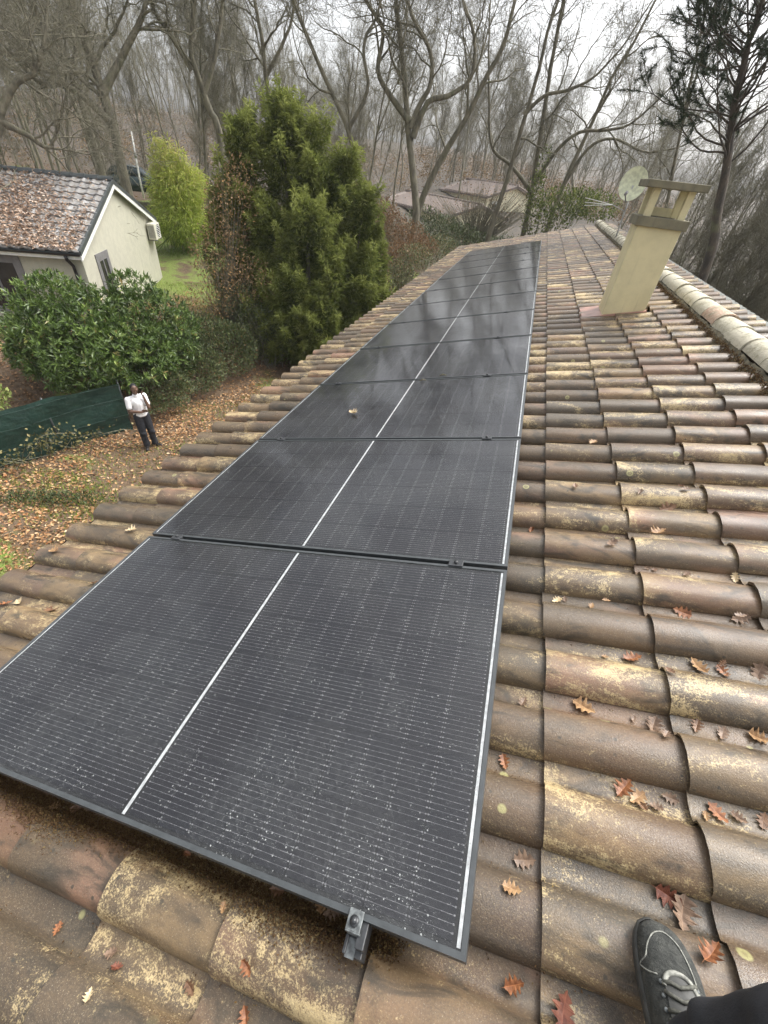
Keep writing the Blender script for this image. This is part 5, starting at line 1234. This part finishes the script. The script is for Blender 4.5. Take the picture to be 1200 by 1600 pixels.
# ------------------------------------------------------------------ LEAVES LYING ON THE ROOF
def oak_leaf_mesh(seed):
    r = np.random.default_rng(seed); L = 1.0; n = 40; out = []; ph0 = r.random()
    for side in (1, -1):
        ts = np.linspace(0, 1, n); w_ = []
        for t in ts:
            env = .40 * math.sin(math.pi * t ** .75) ** .8; lob = .72 + .28 * math.cos(2 * math.pi * (t * 4.2 + .12 * side + ph0)) + .05 * r.normal(); w_.append(env * lob * (1 + .08 * r.normal()))
        pts = [(t, side * max(w, .012)) for t, w in zip(ts, w_)]; out.append(pts)
    cx, cy = r.uniform(.3, 1.8), r.uniform(.8, 2.6); tw = r.normal(0, .25)
    def lift(x, y): return cx * (x - .5) ** 2 * .6 + cy * abs(y) ** 1.5 * .8 + tw * (x - .5) * y
    m = MB(); vs = []
    for t in np.linspace(0, 1, n): vs.append((t - .5, 0, lift(t, 0) - .012))
    for s_ in out: vs += [(x - .5, y, lift(x, y)) for x, y in s_]
    fs = []
    for i in range(n - 1): fs += [(i, i + 1, n + i + 1, n + i), (i + 1, i, 2 * n + i, 2 * n + i + 1)]
    m.add(vs, fs, False); m.add([(-.5, .008, lift(0, 0)), (-.5, -.008, lift(0, 0)), (-.72, 0, lift(0, 0) - .03)], [(0, 1, 2)]); return m.mesh('oak_leaf')
LM = [oak_leaf_mesh(s) for s in range(5)]
def oakmat(name, c, c2):
    g = G(name); p = g.pos(kind='Object'); s = g.n('SeparateXYZ'); g.l(p, s.inputs[0])
    col = g.mix(g.map(g.noise(p, 3.5, 4), .35, .65), c, c2); col = g.mix(g.map(g.math('ABSOLUTE', s.outputs[1]), .0, .02, .5, 0), col, tuple(min(1, x * 1.5) for x in c2))
    g.set(Base_Color=col, Roughness=.5); return g.m
LMAT = {'rust': oakmat('rust_oak_leaf', (.15, .055, .022), (.30, .125, .05)), 'tan': oakmat('tan_oak_leaf', (.21, .115, .05), (.36, .22, .105)), 'brown': oakmat('brown_oak_leaf', (.11, .055, .028), (.20, .11, .06)), 'pale': oakmat('pale_oak_leaf', (.48, .36, .20), (.56, .45, .28)), 'red': oakmat('red_oak_leaf', (.10, .028, .016), (.19, .065, .035)), 'dull': oakmat('wet_dull_leaf', (.12, .075, .048), (.22, .145, .095))}
def tile_height(a, v):
    j = math.floor((v - V0) / PV); y = v - V0 - j * PV; ys, zs = tile_profile(); z = float(np.interp(y, ys, zs))
    k = math.floor((a - A0) / AEX); return NV + z + .016 * (1 - (a - A0 - k * AEX) / AEX)
LVM = {}
def roof_leaf(px, py, L, colr, lab, group=None, rot=None):
    L *= .74
    a, v = roof_at(px, py, -.15)
    for _ in range(6): n_ = tile_height(a, v); a, v = roof_at(px, py, n_)
    e = .02; sv = (tile_height(a, v + e) - tile_height(a, v - e)) / (2 * e); sv = max(-1.2, min(1.2, sv))
    key = (int(rng.integers(5)), colr)
    if key not in LVM: me = LM[key[0]].copy(); me.name = 'oak_leaf'; me.materials.clear(); me.materials.append(LMAT[colr]); LVM[key] = me
    M = roofM(a, v, n_ + .006) @ Matrix.Rotation(math.atan(sv) * .8, 4, 'X') @ Matrix.Rotation(rng.uniform(0, 6.28) if rot is None else rad(rot), 4, 'Z') @ Matrix.Rotation(rng.normal(0, .12), 4, 'X') @ Matrix.Diagonal((L, L, L * rng.uniform(.4, .9), 1))
    o = link('oak_leaf', LVM[key], None, None, M); tag(o, lab, 'leaf', group)
for px, py, L, c_, lab in (
    (1110, 1492, .075, 'rust', 'curled orange brown oak leaf right beside the sneaker'),
    (1045, 1402, .085, 'red', 'dark rust oak leaf in the channel above the sneaker toe'),
    (1065, 1428, .10, 'dull', 'broad wet dull leaf lying over the rust leaf above the sneaker'),
    (880, 1580, .085, 'red', 'big wet red brown leaf at the bottom edge left of the sneaker'),
    (803, 1540, .060, 'rust', 'small orange oak leaf at the bottom edge below the panel corner'),
    (975, 1232, .085, 'rust', 'rust oak leaf in a pair in the channel in the middle right'),
    (995, 1248, .07, 'tan', 'tan oak leaf partly under the rust leaf of the pair'),
    (1046, 1248, .055, 'dull', 'small dull leaf right of the pair of oak leaves'),
    (1120, 1272, .07, 'rust', 'rust oak leaf lying right of the wavy tile seam at mid right'),
    (1185, 1155, .075, 'tan', 'tan oak leaf at the right edge on a tile roll'),
    (1128, 1148, .06, 'dull', 'dull brown leaf left of the tan leaf at the right edge'),
    (1088, 1136, .06, 'brown', 'brown leaf next to the wavy seam above mid right'),
    (912, 1106, .095, 'tan', 'long tan oak leaf in the channel right of the panel'),
    (1020, 1136, .085, 'dull', 'pale dull leaf in the channel left of the wavy seam'),
    (988, 1030, .085, 'rust', 'orange oak leaf standing out on the tiles right of the second panel'),
    (1090, 1043, .085, 'tan', 'folded tan leaf right of the orange leaf on the tiles'),
    (1128, 1050, .06, 'rust', 'small orange leaf beside the folded tan leaf'),
    (1185, 1052, .09, 'dull', 'dull leaf cluster at the right edge of the roof'),
    (1065, 958, .085, 'rust', 'orange oak leaf in the channel left of the reddish tile'),
    (1155, 968, .085, 'dull', 'pale dull leaf near the right edge above the orange leaf'),
    (1028, 833, .095, 'tan', 'pale tan oak leaf standing on a tile below the broken tile end'),
    (1043, 795, .11, 'brown', 'long brown oak leaf in the channel above the pale tan leaf'),
    (955, 850, .07, 'dull', 'dull leaf in the channel left of the pale tan leaf'),
    (830, 830, .05, 'rust', 'small orange leaf in the channel beside the panel frame'),
    (926, 692, .09, 'tan', 'tan leaf tip standing between tile rolls right of the third panel'),
    (788, 1192, .06, 'rust', 'rust oak leaf beside the right frame of the nearest panel'),
    (820, 1345, .075, 'dull', 'large dull leaf beside the frame corner of the nearest panel'),
    (800, 1390, .06, 'tan', 'tan leaf flattened on the roll below the panel corner'),
    (870, 940, .06, 'pale', 'pale leaf in the channel just right of the panel frame'),
    (1040, 1150, .05, 'dull', 'small dull leaf below the long dull leaf by the wavy seam'),
    (92, 1452, .042, 'rust', 'orange red leaf in the lower left channel'),
    (185, 1512, .040, 'red', 'small red leaf at the bottom left between tile rolls'),
    (141, 1556, .036, 'pale', 'small pale yellow leaf on the bottom left tile'),
    (300, 1545, .048, 'brown', 'brown leaf in the channel at the bottom left'),
    (388, 1512, .050, 'rust', 'bright orange leaf on the tile roll at the bottom'),
    (385, 1590, .050, 'rust', 'orange leaf cut by the bottom edge'),
    (120, 1265, .055, 'brown', 'curled brown leaf standing against the lower edge of the nearest panel'),
    (88, 1262, .055, 'tan', 'thin tan leaf beside the curled brown leaf at the panel edge'),
    (295, 1335, .034, 'rust', 'tiny orange leaf in the debris below the nearest panel'),
    (435, 1392, .060, 'brown', 'brown leaf stuck under the lower frame left of the end clamp'),
    (520, 1425, .062, 'dull', 'pale grey brown leaf touching the end clamp'),
    (505, 1412, .055, 'tan', 'tan leaf behind the grey brown leaf at the end clamp'),
    (350, 1420, .035, 'tan', 'small tan leaf in the debris at the middle of the lower frame'),
    (175, 1490, .045, 'dull', 'dull grey leaf fragment beside the red leaf'),
    (10, 945, .09, 'rust', 'orange leaf on the tiles at the left edge'),
    (30, 942, .08, 'pale', 'pale leaf beside the orange leaf at the left edge'),
    (85, 862, .10, 'tan', 'tan leaf in the channel near the eave at left'),
    (148, 912, .07, 'rust', 'small orange leaf near the panel frame at left'),
    (80, 955, .12, 'brown', 'long brown leaf against the frame at left'),
    (205, 830, .10, 'pale', 'lime yellow leaf on the tile beside the left panel frame'),
    (300, 708, .08, 'pale', 'small pale leaf standing on an eave tile'),
    (1000, 770, .05, 'dull', 'tiny dull leaf in a channel at mid right'),
    (1148, 905, .06, 'pale', 'small pale leaf near the right edge above the reddish tile')):
    roof_leaf(px, py, L, c_, lab)
k = 0
while k < 34:
    px, py = rng.uniform(760, 1195), rng.uniform(430, 1330)
    a, v = roof_at(px, py, -.16); y = (v - V0) % PV
    if a < .06 or a > 1.4 or y < .16: continue
    roof_leaf(px, py, rng.uniform(.03, .06), ('dull', 'brown', 'tan', 'dull')[k % 4], 'small dry leaf scrap lying in a channel between the roof tiles', 'leaf scraps in the tile channels'); k += 1
# one leaf on the panels
pa, pv = roof_at(552, 646, .004); LVX = LM[2].copy(); LVX.name = 'oak_leaf'; LVX.materials.clear(); LVX.materials.append(LMAT['pale'])
tag(link('oak_leaf', LVX, None, None, roofM(pa, pv, .006) @ Matrix.Rotation(2.6, 4, 'Z') @ Matrix.Diagonal((.09, .09, .07, 1))), 'pale leaf lying on the third solar panel', 'leaf')
for px, py, lab in ((692, 587, 'dark twig scrap at the joint of the third and fourth panels'), (661, 595, 'tiny dark scrap left of the twig scrap on the panels')):
    pa, pv = roof_at(px, py, .004); m = MB(); m.tube([(-.03, 0, .004), (0, .006, .012), (.03, 0, .005)], [.004, .008, .004], 5); tag(m.obj('twig_scrap', MT['bark'], None, roofM(pa, pv, .002)), lab, 'twig')
# moss and rotted debris along the joints of the near tiles and below the lower frame
MT['moss'] = leafmat('brown_moss', [(0, (.065, .036, .018)), (.4, (.115, .066, .030)), (.7, (.15, .095, .040)), (1, (.20, .145, .06))], .9, .2, 0)
Pm = []
for a in np.arange(-2.0, 0.0, .0016):       # the drift caught against the lower edge of the first panel
    w_ = .30 + .7 * (math.sin(a * 9) * .5 + .5) * (math.sin(a * 3.1 + 1) * .5 + .5)
    if -1.75 < a < -.16:
        for _ in range(int(52 * w_)): 
            v = .02 - abs(rng.normal(0, .075)) * w_; Pm.append((a + rng.normal(0, .01), v, tile_height(a, v) + rng.random() * .012 * w_))
for _ in range(5200):
    a = rng.uniform(-1.3, 1.4); j = rng.integers(-2, 12); v = V0 + j * PV + (rng.normal(-.004, .006) if rng.random() < .6 else rng.normal(.160, .006))
    if a < 0 and v > 0: continue
    if math.sin(a * 7 + j * 2.1) + math.sin(a * 17 + j) < .1: continue
    Pm.append((a, v, tile_height(a, v) + rng.random() * .004))
for _ in range(9000):       # moss on the mortar under the ridge tiles
    v = rng.uniform(-.5, 16.5) if rng.random() < .3 else rng.uniform(1.5, 8); a = RIDGE_A - .155 - abs(rng.normal(0, .028)) ; Pm.append((a, v, max(-.155, -.100 - (RIDGE_A - .155 - a) * 1.1) + rng.random() * .03))
Pm = np.array(Pm); n = len(Pm); big = np.where(Pm[:, 0] > 1.4, 2.2, 1.0)
ms_ = scatter('moss', Pm @ ROOFM.T, unit(rand_dir(n) + np.array([0, 0, .5])), rand_dir(n), big * rng.uniform(.0035, .0085, n), big * rng.uniform(.002, .0055, n), rng.random(n) ** 1.4, MT['moss'], shape='flake', curl=.3)
tag(ms_, 'brown moss and rotted leaf debris in the joints of the near tiles', None, None, 'stuff')

# ------------------------------------------------------------------ MIST
g = G('mist'); g.t.nodes.remove(g.b); pv_ = g.n('VolumePrincipled'); pv_.inputs['Color'].default_value = (.97, .985, 1.0, 1); pv_.inputs['Density'].default_value = .0005; g.l(pv_.outputs[0], g.out.inputs['Volume'])
hz = MB(); hz.box((-245, -225, -6.6), (230, 250, 38)); o = hz.obj('haze', g.m); tag(o, 'thin grey mist through the wood', None, None, 'stuff')
